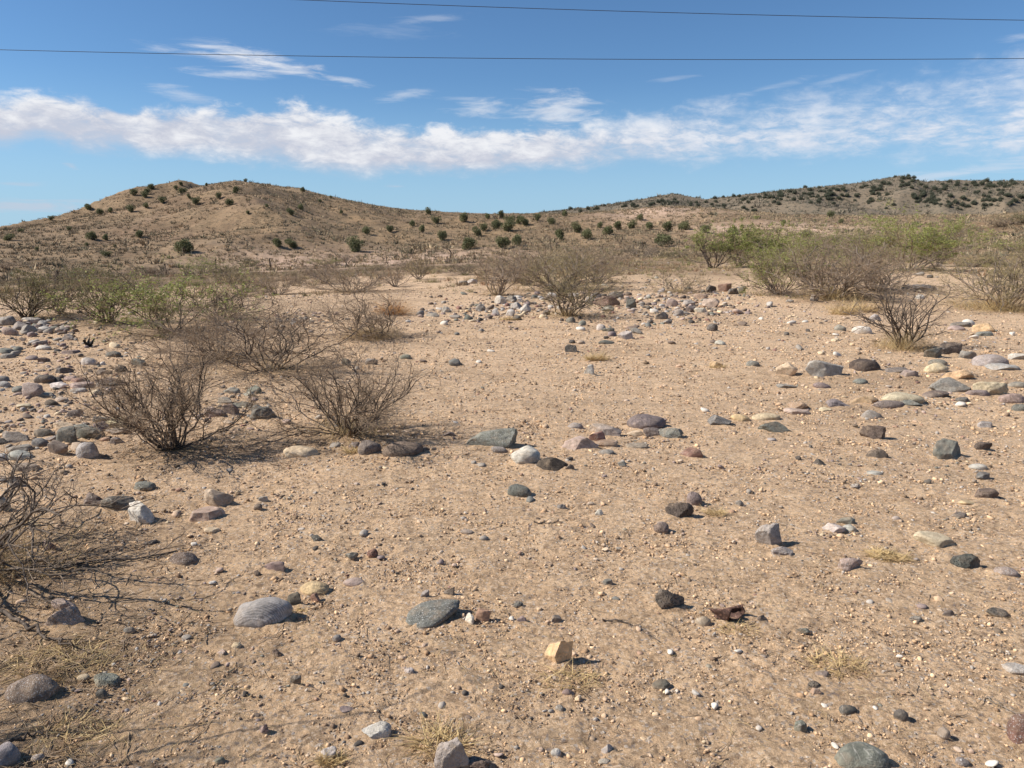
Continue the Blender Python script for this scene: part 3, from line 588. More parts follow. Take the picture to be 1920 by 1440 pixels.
# ------------------------------------------------------------------ merged small pieces (gravel, crumbs)
def attr_mat(name, rough=.9, texture=0., speck=False):
    m, t, p = new_mat(name, rough)
    a = t.n.new('ShaderNodeAttribute'); a.attribute_name = 'tone'; c = a.outputs['Color']
    if texture:
        pos = t.n.new('ShaderNodeNewGeometry').outputs['Position']
        n = t.noise(pos, texture, 4, .7); k = t.rng(n, .3, .7, .72, 1.2)
        v = t.n.new('ShaderNodeVectorMath'); v.operation = 'SCALE'; t.l.new(c, v.inputs[0]); t.l.new(k, v.inputs['Scale']); c = v.outputs[0]
        bump(t, p, n, .002, .6)
    t.l.new(c, p.inputs['Base Color']); return m
def scatter_mesh(bases, P, S, col, rng, aniso=(1, .8, .55), lean=.4):
    """bases: list of (V, F); P centres (n,3); S sizes (n,)"""
    n = len(P); Vs, Fs, Cs = [], [], []; off = 0
    which = rng.integers(0, len(bases), n)
    for b, (V, Fc) in enumerate(bases):
        idx = np.where(which == b)[0]
        if not len(idx): continue
        k = len(idx); th = rng.uniform(0, 2*math.pi, k); c, s = np.cos(th), np.sin(th)
        A = np.array(aniso)*rng.uniform(.7, 1.3, (k, 3)); W = V[None]*A[:, None]*S[idx, None, None]
        tl = rng.uniform(-lean, lean, k); ct, st = np.cos(tl)[:, None], np.sin(tl)[:, None]
        W = np.stack([W[..., 0]*ct-W[..., 2]*st, W[..., 1], W[..., 0]*st+W[..., 2]*ct], -1)
        X = W[..., 0]*c[:, None]-W[..., 1]*s[:, None]; Y = W[..., 0]*s[:, None]+W[..., 1]*c[:, None]
        W = np.stack([X, Y, W[..., 2]], -1)+P[idx][:, None]
        Vs.append(W.reshape(-1, 3)); Fs.append((Fc[None]+(np.arange(k)*len(V))[:, None, None]).reshape(-1, Fc.shape[1])+off)
        Cs.append(np.repeat(col[idx], len(V), 0)); off += k*len(V)
    V = np.concatenate(Vs); C = np.concatenate(Cs); C = np.concatenate([C, np.ones((len(C), 1))], 1)
    return V, np.concatenate(Fs), C
def grow_gravel():
    rng = np.random.default_rng(5)
    b2 = [rock_unit(rng, 2, s) for s in 'mmobbfbmwb']; b1 = [rock_unit(rng, 1, s) for s in 'mmbrm']
    pal = np.array([tone(k) for k in ('g','lg','dg','gg','b','k','lg','c','c','t','p','p','m','m','b','b','db','r','o','l','lg','g')])
    # pebbles
    n = 54000
    R = np.exp(rng.uniform(math.log(1.8), math.log(26), n)); A = np.radians(rng.uniform(-50, 50, n))
    X, Y = np.sin(A)*R, np.cos(A)*R
    dens = pn(X/1.1, Y/1.1, 41)*.9+pn(X/.35, Y/.35, 42)*.5+.35
    keep = rng.uniform(0, 1, n) < np.clip(dens, .1, 1); X, Y, R = X[keep], Y[keep], R[keep]; n = len(X)
    S = np.exp(rng.normal(math.log(.0040), .52, n))*(R/3)**.8; S = np.minimum(S, .045)
    col = pal[rng.integers(0, len(pal), n)]*rng.uniform(.75, 1.1, (n, 1))
    soilc = np.array(SOIL[0]); mixk = rng.uniform(0, .75, (n, 1)); col = col*(1-mixk)+soilc*mixk
    Ps, Ss, Cs = [np.stack([X, Y, H(X, Y)+S*.12], 1)], [S], [col]
    # rubble bands and heaps: rows of pixels on the photograph, with stone size in pixels
    for (px, py, wx, wy, k, s0, s1) in [(110,680,150,90,260,3,11),(60,618,110,24,150,6,16),(100,800,150,60,220,4,11),(180,730,90,30,90,4,9),(450,770,70,35,90,4,11),(900,585,140,28,280,4,12),(985,580,80,22,160,5,13),(1180,570,130,30,260,4,12),
          (1310,575,120,32,280,4,12),(1250,605,160,24,140,2,7),(1450,590,120,24,140,2,6),(1250,530,110,20,200,2,5),(1180,500,110,12,120,2,4),(1350,500,70,12,50,2,4),(540,560,120,10,90,2,5),(430,575,60,14,70,3,6),(560,598,80,18,120,4,11),(470,615,90,18,80,4,10),(1640,690,220,45,130,2,7),
          (1750,750,160,30,130,3,8),(1850,640,80,25,60,2,6),(1600,780,200,30,120,2,6),(1180,830,90,25,70,3,8),(1650,870,260,50,260,2,7),(1400,640,260,25,110,2,6),(800,690,220,60,90,2,6),(870,535,40,6,30,2,5),(1130,660,70,50,50,2,5),(750,860,150,30,60,2,6),
          (1560,1000,60,12,40,3,9),(1400,900,200,60,200,2,6),(560,960,150,80,200,2,6),(350,1180,260,110,260,2,8),(300,1300,260,90,200,2,8),(1700,540,120,18,80,2,6),(1640,560,260,12,60,2,5),(1330,550,80,10,60,3,8)]:
        for q in range(int(k*(.95 if py < 660 else 1.2))):
            x_, y_ = px+rng.normal()*wx*.5, py+rng.normal()*wy*.5
            if y_ < 480: continue
            g = ground(x_, y_)
            if g is None: continue
            s = (s0+(s1*1.15-s0)*rng.uniform(0, 1)**1.6)*g[3]/F*.5*rng.uniform(.6, 1.1)
            Ps.append([[g[0], g[1], g[2]+s*.2]]); Ss.append([s]); Cs.append([pal[rng.integers(0, len(pal))]*rng.uniform(.8, 1.15)])
    for (px, py, w, h, c, s_, kd) in SMALL:
        g = ground(px, py); s = w*g[3]/F*.5
        Ps.append([[g[0], g[1], g[2]+s*.25]]); Ss.append([s]); Cs.append([tone(c)])
    P = np.concatenate([np.asarray(p, float) for p in Ps]); S = np.concatenate([np.asarray(p, float) for p in Ss]); C = np.concatenate([np.asarray(p, float) for p in Cs])
    V, Fc, C = scatter_mesh(b2, P, S, np.clip(C, 0, .75), rng)
    o = mesh_obj('gravel', V, Fc, attr_mat('gravel_material', .85, 130.), True, {'tone': ('FLOAT_COLOR', C)}); o['kind'] = 'stuff'
    thing(o, 'loose mixed pebbles and small rubble lying over the sandy soil', 'gravel')
    n = 60000; R = np.sqrt(rng.uniform(4.5**2, 26**2, n)); A = np.radians(rng.uniform(-41, 41, n)); X, Y = np.sin(A)*R, np.cos(A)*R
    keep = rng.uniform(0, 1, n) < np.clip(pn(X/1.7, Y/1.7, 45)*.9+pn(X/.5, Y/.5, 46)*.8+.5, .1, 1); X, Y = X[keep], Y[keep]; n = len(X)
    S = np.exp(rng.normal(math.log(.0075), .5, n)); col = pal[rng.integers(0, len(pal), n)]; mk = rng.uniform(.2, .95, (n, 1)); col = (col*(1-mk)+np.array([.40, .27, .16])*mk)*rng.uniform(.4, 1.1, (n, 1))
    V, Fc, C = scatter_mesh(b1, np.stack([X, Y, H(X, Y)+S*.3], 1), S, col, rng)
    o = mesh_obj('fine_gravel', V, Fc, attr_mat('fine_gravel_material', .9), True, {'tone': ('FLOAT_COLOR', C)}); o['kind'] = 'stuff'
    thing(o, 'fine grit and pebble chips spread over the sandy clearing', 'gravel')
    # crumbs of the soil itself
    n = 150000
    R = np.exp(rng.uniform(math.log(1.8), math.log(16), n)); A = np.radians(rng.uniform(-40, 40, n)); X, Y = np.sin(A)*R, np.cos(A)*R
    keep = rng.uniform(0, 1, n) < np.clip(pn(X/.5, Y/.5, 43)*1.2+.5, .08, 1); X, Y, R = X[keep], Y[keep], R[keep]; n = len(X)
    S = np.exp(rng.normal(math.log(.0031), .5, n))*(R/3)**.6
    sp = np.array(list(SOIL)+[(.30, .195, .12), (.22, .15, .10), (.42, .36, .30)]); col = sp[rng.integers(0, len(sp), n)]*rng.uniform(.72, 1.12, (n, 1))
    V, Fc, C = scatter_mesh(b1, np.stack([X, Y, H(X, Y)+S*.2], 1), S, col, rng, (1, .85, .7))
    o = mesh_obj('soil_crumbs', V, Fc, attr_mat('crumb_material', .95), True, {'tone': ('FLOAT_COLOR', C)}); o['kind'] = 'stuff'
    thing(o, 'small crumbs of dry tan earth covering the near ground', 'soil')
# ------------------------------------------------------------------ branches
def norm(v): return v/np.maximum(np.linalg.norm(v, axis=-1, keepdims=True), 1e-9)
def grow(rng, p0, d0, L, r, n=6, wob=.22, up=.04, taper=.45):
    """batch of wandering polylines: (N,n,3) points and (N,n) radii"""
    N = len(p0); P = np.zeros((N, n, 3)); P[:, 0] = p0; d = d0.copy()
    for i in range(1, n):
        P[:, i] = P[:, i-1]+d*(L/(n-1))[:, None]
        d = norm(d+rng.normal(size=(N, 3))*wob+np.array([0, 0, up]))
    P[:, :, 2] = np.maximum(P[:, :, 2], .01)
    rad = r[:, None]*np.linspace(1, taper, n)[None]
    return P, rad
def children(rng, P, rad, L, k, ang, lf, tmin=.25, rf=.62, rmin=.0008):
    N, n, _ = P.shape; par = np.repeat(np.arange(N), k); M = len(par)
    t = rng.uniform(tmin, 1., M)*(n-1); i = np.minimum(t.astype(int), n-2); f = (t-i)[:, None]
    p0 = P[par, i]*(1-f)+P[par, i+1]*f; d = norm(P[par, i+1]-P[par, i])
    q = norm(np.cross(d, rng.normal(size=(M, 3)))); a = np.radians(rng.normal(ang, ang*.3, M))[:, None]
    d = norm(d*np.cos(a)+q*np.sin(a))
    l = L[par]*rng.uniform(lf*.6, lf*1.3, M)*(1-.35*t/(n-1))
    r = np.maximum((rad[par, i])*rf, rmin)
    return p0, d, l, r
def tubes(P, rad, k=4):
    """(N,n,3),(N,n) -> verts, quads"""
    N, n, _ = P.shape; T = np.zeros_like(P); T[:, 1:-1] = P[:, 2:]-P[:, :-2]; T[:, 0] = P[:, 1]-P[:, 0]; T[:, -1] = P[:, -1]-P[:, -2]; T = norm(T)
    ref = np.where(np.abs(T[..., 2:3]) > .9, np.array([1., 0, 0]), np.array([0, 0, 1.])); U = norm(np.cross(T, ref)); W = np.cross(T, U)
    a = np.arange(k)*2*math.pi/k
    V = P[:, :, None]+rad[:, :, None, None]*(np.cos(a)[None, None, :, None]*U[:, :, None]+np.sin(a)[None, None, :, None]*W[:, :, None])
    base = (np.arange(N)*n*k)[:, None, None]; i = (np.arange(n-1)*k)[None, :, None]; j = np.arange(k)[None, None, :]; j2 = (j+1) % k
    Fc = np.stack(np.broadcast_arrays(base+i+j, base+i+j2, base+i+k+j2, base+i+k+j), -1).reshape(-1, 4)
    return V.reshape(-1, 3), Fc
def join(parts):
    Vs, Fs, off = [], [], 0
    for V, Fc in parts: Vs.append(V); Fs.append(Fc+off); off += len(V)
    return np.concatenate(Vs), np.concatenate(Fs)
def blades(rng, p0, d0, L, w, bend=.5, seg=3):
    """curved tapering grass blades as narrow strips"""
    N = len(p0); side = norm(np.cross(d0, rng.normal(size=(N, 3)))); P = [p0]; d = d0.copy()
    fall = norm(d0*np.array([1, 1, 0])+rng.normal(size=(N, 3))*.3)
    for i in range(seg): P.append(P[-1]+d*(L/seg)[:, None]); d = norm(d+fall*bend/seg-np.array([0, 0, bend/seg*.6]))
    V = []
    for i, p in enumerate(P):
        ww = (w*(1-i/(seg+.2)))[:, None]; V += [p-side*ww, p+side*ww]
    V = np.stack(V, 1); k = 2*(seg+1); b = (np.arange(N)*k)[:, None]
    Fc = np.concatenate([np.stack([b[:, 0]+2*i, b[:, 0]+2*i+1, b[:, 0]+2*i+3, b[:, 0]+2*i+2], 1) for i in range(seg)])
    V = V.reshape(-1, 3); V[:, 2] = np.maximum(V[:, 2], .003)
    return V, Fc
def leaves(rng, P, n, size):
    N, m, _ = P.shape; c = P[rng.integers(0, N, n), rng.integers(1, m, n)]+rng.normal(size=(n, 3))*size*.9
    u = norm(rng.normal(size=(n, 3))); v = norm(np.cross(u, rng.normal(size=(n, 3)))); s = size*rng.uniform(.5, 1.2, n)[:, None]
    V = np.stack([c-u*s, c+v*s*.42, c+u*s, c-v*s*.42], 1).reshape(-1, 3)
    return V, np.arange(n*4).reshape(-1, 4)
def bark_material(name, c1, c2, c3):
    m, t, p = new_mat(name, .85); tc = t.n.new('ShaderNodeTexCoord').outputs['Object']
    c = t.mix(t.rng(t.noise(tc, 5., 4, .6), .35, .65), c1, c2); c = t.mix(t.rng(t.noise(tc, 60., 3, .7), .52, .65, 0, .7), c, c3)
    t.l.new(c, p.inputs['Base Color']); bump(t, p, t.noise(tc, 180., 3), .001); return m
def leaf_material(name, c1, c2, c3, trans=.0):
    m, t, p = new_mat(name, .7); tc = t.n.new('ShaderNodeTexCoord').outputs['Object']
    geo = t.n.new('ShaderNodeNewGeometry')
    c = t.mix(geo.outputs['Random Per Island'], c1, c2); c = t.mix(t.rng(t.noise(tc, 2.2, 4, .6), .42, .62), c, c3)
    t.l.new(c, p.inputs['Base Color'])
    if trans:
        tr = t.n.new('ShaderNodeBsdfTranslucent'); t.l.new(c, tr.inputs['Color']); mx = t.n.new('ShaderNodeMixShader'); mx.inputs[0].default_value = trans
        t.l.new(p.outputs[0], mx.inputs[1]); t.l.new(tr.outputs[0], mx.inputs[2]); t.l.new(mx.outputs[0], t.n['Material Output'].inputs['Surface'])
    return m
BARK = {'grey': bark_material('bark_grey', (.16, .12, .09), (.25, .195, .15), (.38, .32, .25)),
        'dark': bark_material('bark_dark', (.05, .038, .030), (.12, .09, .068), (.24, .19, .15)),
        'pale': bark_material('bark_pale', (.15, .12, .09), (.23, .18, .135), (.33, .27, .21))}
TWIG = {'grey': bark_material('twig_grey', (.28, .20, .13), (.38, .275, .18), (.20, .145, .095)),
        'olive': bark_material('twig_olive', (.29, .235, .11), (.37, .285, .155), (.21, .17, .085)),
        'dark': bark_material('twig_dark', (.17, .125, .09), (.27, .205, .15), (.36, .29, .22))}
LEAF = {'green': leaf_material('leaf_green', (.27, .30, .08), (.36, .37, .12), (.20, .22, .07), .3),
        'olive': leaf_material('leaf_olive', (.15, .145, .055), (.22, .195, .085), (.11, .105, .045), .25)}
STRAW = leaf_material('dry_straw', (.54, .39, .18), (.66, .50, .26), (.36, .24, .12), .2)
RUSTY = leaf_material('rusty_straw', (.46, .24, .085), (.56, .33, .13), (.34, .17, .06), .2)
def make_shrub(seed, h, w, stems=22, k=(5, 4, 3), spread=1., leaf=0, leafsz=.009, grass=0, bark='grey', twig='grey', leafk='green', thick=1., lean=(0, 0), upness=.05, wob=.2, leaftop=0., fine=1., crook=1.):
    """bare many-stemmed desert shrub -> dict of meshes"""
    rng = np.random.default_rng(seed)
    az = rng.uniform(0, 2*math.pi, stems); mt = math.atan2(w*.5*spread, h*.9)
    ti = mt*np.sqrt(rng.uniform(.02, 1., stems))*1.12
    d0 = np.stack([np.sin(ti)*np.cos(az)+lean[0], np.sin(ti)*np.sin(az)+lean[1], np.cos(ti)+.02], 1); d0 = norm(d0)
    L = .92*np.minimum(h/np.maximum(np.cos(ti), .2), w*.55/np.maximum(np.sin(ti), .15))*rng.uniform(.75, 1.05, stems)
    br = .035*w; p0 = np.stack([np.cos(az)*br*rng.uniform(.2, 1, stems), np.sin(az)*br*rng.uniform(.2, 1, stems), -.03*h*np.ones(stems)], 1)
    r = thick*(.0026+.0036*h)*rng.uniform(.6, 1.25, stems)
    P0, r0 = grow(rng, p0, d0, L*.85, r, 11, wob*1.15*crook, upness, .45)
    q = children(rng, P0, r0, L, k[0], 34, .46, .22, .66, .0011*thick); P1, r1 = grow(rng, *q, 8, wob*1.6*crook, upness, .5)
    q2 = children(rng, P1, r1, q[2], k[1], 38, .5, .15, .62, .0009*thick); P2, r2 = grow(rng, *q2, 6, wob*1.8, upness, .55)
    out = {'stems': join([tubes(P0, r0, 5), tubes(P1, r1, 4)])}
    tw = [tubes(P2, r2, 3)]; last = P2
    if k[2]:
        q3 = children(rng, P2, r2, q2[2], k[2], 42, .5, .1, .65, .0007*thick); P3, r3 = grow(rng, *q3, 4, wob, 0., .6); tw.append(tubes(P3, r3, 3)); last = P3
    out['twigs'] = join(tw)
    if leaf:
        src = last
        if leaftop:
            m = src[:, 0, 2] > leaftop*h; src = src[m] if m.sum() > 20 else src
        # leaves gather in some parts of the crown
        c = src.mean(1); f = n3(c, 2.2/max(h, .5), seed % 50+3); src = src[f > np.quantile(f, .25)]
        out['leaves'] = leaves(rng, src, leaf, leafsz)
    if grass:
        n = grass; a = rng.uniform(0, 2*math.pi, n); rr = rng.uniform(0, 1, n)*w*.33
        p = np.stack([np.cos(a)*rr, np.sin(a)*rr, np.zeros(n)], 1); d = norm(np.stack([rng.normal(size=n)*.5, rng.normal(size=n)*.5, rng.uniform(.5, 1.2, n)], 1))
        out['dry_grass'] = blades(rng, p, d, h*rng.uniform(.12, .5, n), np.full(n, .0010+.0005*h), .5)
    for kk in out:       # fit to the wanted size
        pass
    allv = out['twigs'][0]; sx = w/max(1e-3, np.quantile(allv[:, 0], .97)-np.quantile(allv[:, 0], .03)); sz = h/max(1e-3, np.quantile(allv[:, 2], .985))
    for kk in list(out):
        V = out[kk][0].copy()
        if kk != 'dry_grass': V *= np.array([sx, sx, sz])
        out[kk] = (V, out[kk][1])
    return out, dict(bark=bark, twig=twig, leaf=leafk)
def shrub_obj(meshes, mats, loc, rot, label, cat, group, name='desert_shrub', flat=False):
    e = empty(name, loc); e.rotation_euler = (0, 0, rot); thing(e, label, cat, group)
    mm = {'stems': BARK[mats['bark']], 'twigs': TWIG[mats['twig']], 'leaves': LEAF.get(mats['leaf']), 'dry_grass': STRAW}
    for k, (V, Fc) in meshes.items():
        mesh_obj(k, V, Fc, mm[k], k in ('stems', 'twigs'), None, e)
    return e
def copy_thing(e, loc, rot, s, label, group=None):
    c = e.copy(); sc.collection.objects.link(c); c.location = loc; c.rotation_euler = (0, 0, rot); c.scale = s; c['label'] = label
    if group: c['group'] = group
    for ch in e.children:
        d = ch.copy(); sc.collection.objects.link(d); d.parent = c
    return c
# px, py foot, w, h in pixels, options, label
NEAR = [
 (320,845,240,184,dict(stems=26,k=(7,6,5),bark='dark',twig='grey',wob=.19,upness=.06,spread=1.15,thick=1.05),'leafless grey vase-shaped shrub with dark stems, at the right end of the left stone pile'),
 (652,815,270,172,dict(stems=26,k=(7,6,5),bark='dark',twig='grey',wob=.19,grass=250,spread=1.2,thick=1.0),'leafless grey shrub spreading wide, directly behind the mauve and loaf-shaped stones'),
 (-40,1120,540,262,dict(stems=17,k=(5,4,3),bark='dark',twig='dark',wob=.18,crook=1.3,spread=1.3,thick=1.4,grass=900,upness=-.01,lean=(.35,.25)),'low thorny shrub with long bare arching branches entering from the left edge'),
 (505,695,280,135,dict(stems=22,k=(7,6,5),crook=1.4,bark='dark',twig='grey',wob=.2,thick=1.,spread=1.2,grass=200),'sprawling bare shrub with crooked dark limbs, behind the gap between the two bare shrubs'),
 (410,672,190,90,dict(stems=30,k=(7,6,5),bark='grey',twig='grey',wob=.18,spread=1.3,grass=300),'low tangled grey shrub left of the crooked dark limbs'),
 (325,622,230,105,dict(stems=24,k=(6,6,4),leaf=3800,leafsz=.020,bark='dark',twig='olive',wob=.2,spread=1.1),'yellow-green leafed shrub with a black leaning trunk, left middle distance'),
 (410,600,150,75,dict(stems=22,k=(6,5,4),bark='dark',twig='grey',wob=.18,leaf=700,leafsz=.012),'brown twiggy shrub touching the right side of the yellow-green leafed shrub'),
 (52,597,120,78,dict(stems=26,k=(6,5,3),bark='dark',twig='olive',wob=.14,leaf=1500,leafsz=.012,leafk='olive',leaftop=.6),'dark-stemmed upright shrub at the left edge behind the pile of stones'),
 (112,590,60,75,dict(stems=9,k=(5,5,3),bark='dark',twig='dark',wob=.14),'narrow dark bare shrub second from the left edge'),
 (200,606,150,92,dict(stems=28,k=(6,5,4),bark='dark',twig='olive',wob=.16,leaf=3500,leafsz=.012,leafk='olive',leaftop=.35),'olive brown bushy shrub between the narrow dark shrub and the yellow-green one'),
 (697,634,165,90,dict(stems=18,k=(7,6,5),crook=1.3,bark='dark',twig='grey',wob=.2,grass=1600,thick=1.1,spread=1.2),'crooked grey shrub full of dry grass, with an orange tuft behind it'),
 (1064,593,140,88,dict(stems=22,k=(6,5,3),bark='dark',twig='olive',wob=.15,grass=500),'brown shrub in the middle of the pale rubble band, its stems among stones'),
 (932,554,90,82,dict(stems=16,k=(5,5,3),bark='grey',twig='grey',wob=.15,grass=200),'grey shrub at the left end of the big brown thicket'),
 (1045,545,220,92,dict(stems=40,k=(7,6,4),bark='grey',twig='olive',wob=.16,leaf=1500,leafsz=.013,leafk='olive'),'widest brown shrub in the centre distance, standing behind the rubble band'),
 (1120,532,110,75,dict(stems=22,k=(6,5,4),bark='grey',twig='grey',wob=.16),'grey-brown shrub at the right end of the central thicket'),
 (985,535,110,70,dict(stems=22,k=(6,5,4),bark='grey',twig='grey',wob=.16,grass=300),'tan twiggy shrub behind the grey one at the central thicket'),
 (1690,655,135,112,dict(stems=15,k=(5,4,3),bark='dark',twig='dark',wob=.17,thick=1.5,grass=900,spread=.95),'small shrub of thick dark crooked stems alone on bare sand at right'),
 (1872,582,200,118,dict(stems=30,k=(6,6,4),bark='grey',twig='olive',wob=.17,grass=1800,spread=1.1,leaf=900,leafsz=.012,leafk='olive'),'big ochre-twigged shrub with dry grass at its foot, at the right edge'),
 (1336,503,100,72,dict(stems=12,k=(6,5,4),bark='dark',twig='grey',wob=.17,leaf=4200,leafsz=.032,leaftop=.4,thick=1.4),'dark-trunked shrub with a thin green top, leftmost of the right green shrubs'),
 (1385,500,110,80,dict(stems=14,k=(6,5,4),bark='dark',twig='olive',wob=.17,leaf=8500,leafsz=.036,leaftop=.3,thick=1.3),'bright green shrub on dark trunks, second of the right green shrubs'),
 (1440,498,110,72,dict(stems=16,k=(6,5,4),bark='dark',twig='olive',wob=.17,leaf=8500,leafsz=.036,leaftop=.2),'bright green rounded shrub between the dark-trunked ones and the thicket'),
 (1462,552,150,88,dict(stems=24,k=(6,5,4),bark='grey',twig='olive',wob=.18,leaf=3600,leafsz=.018,spread=1.3),'low olive green shrub at the left foot of the large right thicket'),
 (1560,560,185,98,dict(stems=34,k=(6,5,4),bark='grey',twig='grey',wob=.19,grass=1600,thick=1.2,leaf=900,leafsz=.013,leafk='olive'),'large tangled grey-brown thicket shrub with yellow grass at its base, right of centre'),
 (1640,545,165,88,dict(stems=28,k=(6,5,4),bark='grey',twig='grey',wob=.19,thick=1.2,leaf=700,leafsz=.015),'grey tangled shrub forming the right half of the large thicket'),
 (1500,520,130,86,dict(stems=20,k=(6,5,4),bark='grey',twig='olive',wob=.18,leaf=4200,leafsz=.024),'olive twiggy shrub behind the left half of the large thicket'),
 (1700,508,140,92,dict(stems=18,k=(6,5,4),bark='pale',twig='olive',wob=.18,leaf=9500,leafsz=.034,leaftop=.25,thick=1.3),'pale-limbed green shrub behind the right half of the large thicket'),
 (1755,500,95,74,dict(stems=16,k=(6,5,4),bark='dark',twig='grey',wob=.17,leaf=5000,leafsz=.032,leaftop=.4),'green-topped dark shrub at the right end of the green row'),
 (1275,548,110,36,dict(stems=20,k=(5,4,3),bark='grey',twig='olive',wob=.2,grass=700,spread=1.5),'low sparse shrub with dry grass left of the large thicket'),
 (655,548,180,62,dict(stems=34,k=(6,5,4),bark='grey',twig='grey',wob=.18,spread=1.2,grass=400,leaf=500,leafsz=.012,leafk='olive'),'wide low brown shrub behind the shrub with the orange tuft'),
 (605,532,90,50,dict(stems=20,k=(6,5,3),bark='grey',twig='grey',wob=.18,grass=300),'small brown shrub at the left shoulder of the wide low brown shrub'),
 (520,552,110,46,dict(stems=24,k=(6,5,3),bark='grey',twig='grey',wob=.17,spread=1.2),'low grey shrub above the pale gravel left of centre'),
 (460,548,90,46,dict(stems=20,k=(6,5,3),bark='grey',twig='olive',wob=.17,leaf=600,leafsz=.013,leafk='olive'),'low olive-grey shrub left of the low grey shrub above the gravel'),
 (365,520,80,42,dict(stems=14,k=(6,5,4),bark='grey',twig='olive',wob=.17,leaf=2600,leafsz=.024),'pale green shrub in the plain below the left hill'),
 (742,538,66,48,dict(stems=16,k=(6,5,3),bark='grey',twig='grey',wob=.17),'small round grey shrub right of the wide low brown shrub'),
 (785,524,60,52,dict(stems=16,k=(6,5,3),bark='grey',twig='olive',wob=.17),'small upright tan shrub left of the bare dirt track'),
 (872,515,110,32,dict(stems=28,k=(6,5,3),bark='dark',twig='dark',wob=.2,spread=1.6),'low dark spreading shrub by the bare dirt track'),
 (1200,482,90,34,dict(stems=22,k=(6,5,3),bark='grey',twig='dark',wob=.18,spread=1.3),'dark low shrub behind the gravel right of the central thicket'),
 (1560,480,100,48,dict(stems=22,k=(6,5,3),bark='grey',twig='grey',wob=.18,leaf=800,leafsz=.02,leafk='olive'),'brown shrub seen over the top of the large right thicket'),
 (1620,482,110,66,dict(stems=22,k=(6,5,4),bark='grey',twig='olive',wob=.18,leaf=5500,leafsz=.04,leaftop=.3),'light green shrub rising behind the middle of the large right thicket'),
]
MIDSHRUB = [(20,505,70,20),(150,520,90,28),(300,518,70,24),(430,517,90,34),(475,498,50,18),(250,546,110,34),(610,498,60,20),(645,490,60,18),(700,508,50,20),(760,503,44,22),(930,493,50,16),(1150,490,60,18),(1270,484,60,22),(1840,500,70,22),(1900,470,60,26),(1800,440,50,22),(1870,425,50,20),(1900,420,60,26),(1740,468,70,20),(560,532,60,22),(1885,520,50,18),(1350,468,50,16),(1480,466,50,16)]
LMM = [('the leftmost fence post',107,530),('the third fence post',507,502),('the fourth fence post',845,488),('the bare dirt track',780,495),('the central thicket',1045,500),('the right thicket',1560,500),('the right edge',1920,470),('the left edge',0,500),('the hill-foot juniper',347,470),('the pale yucca stalk',478,480),('the spherical juniper',667,472),('the skyline gap',900,402),('the paired pale stalks',1812,425),('the widest juniper',1240,461)]
def rel2(px, py):
    best = min(LMM, key=lambda q: math.hypot(px-q[1], (py-q[2])*2)); dx, dy = px-best[1], (py-best[2])*2
    if abs(dx) > 2*abs(dy): r = 'right of' if dx > 0 else 'left of'
    elif abs(dy) > 2*abs(dx): r = 'below' if dy > 0 else 'above'
    else: r = ('lower ' if dy > 0 else 'upper ')+('right of' if dx > 0 else 'left of')
    return f'{r} {best[0]}'
JUN = [(667,472,30,24),(688,440,17,13),(731,435,15,11),(774,425,13,11),(791,436,17,12),(803,402,14,11),(818,420,16,13),(829,451,20,18),(872,417,18,17),(878,468,32,20),(896,444,20,16),(906,434,16,14),(914,411,12,10),(929,430,24,17),(940,410,14,13),(952,434,26,18),(955,420,20,14),(942,465,30,20),(971,461,22,20),(973,421,16,14),(984,423,18,14),(1007,415,14,13),(1033,421,16,12),(1058,406,12,12),(1050,449,24,17),(1082,436,25,16),(1102,449,24,17),(1125,428,15,11),(1142,441,23,16),(1158,431,20,14),(1184,429,17,14),(1201,414,13,11),(1217,431,20,14),(1240,461,38,22),(1252,434,23,16),(1277,432,14,14),(1286,432,18,14),(1323,437,20,14),(1372,440,24,12),(1468,424,11,10),(1512,446,24,12),(1558,408,14,10),(1577,419,9,8),
 (347,474,39,22),(521,464,24,14),(548,465,24,13),(200,482,15,9),(262,446,18,11),(173,450,21,13),(198,451,13,9),(16,451,18,9),(96,414,8,7),(165,393,15,9),(186,402,13,9),(207,399,11,8),(246,397,14,10),(275,391,10,8),(252,366,12,10),(285,356,13,9),(275,364,12,8),(272,370,12,9),(305,382,12,10),(343,364,14,10),(331,356,8,7),(340,349,8,6),(355,373,8,7),(367,384,13,12),(411,374,10,11),(428,386,17,11),(442,363,13,11),(546,404,13,10),(565,394,12,10),(465,402,8,6),(568,360,11,8),(387,349,7,5),(460,341,7,5),(720,386,7,5),(70,470,9,6),(164,462,8,6),(216,465,8,5),(130,432,9,6),(40,436,9,6),(500,390,7,6),(620,372,6,5),(640,402,8,6),(600,380,7,5)]
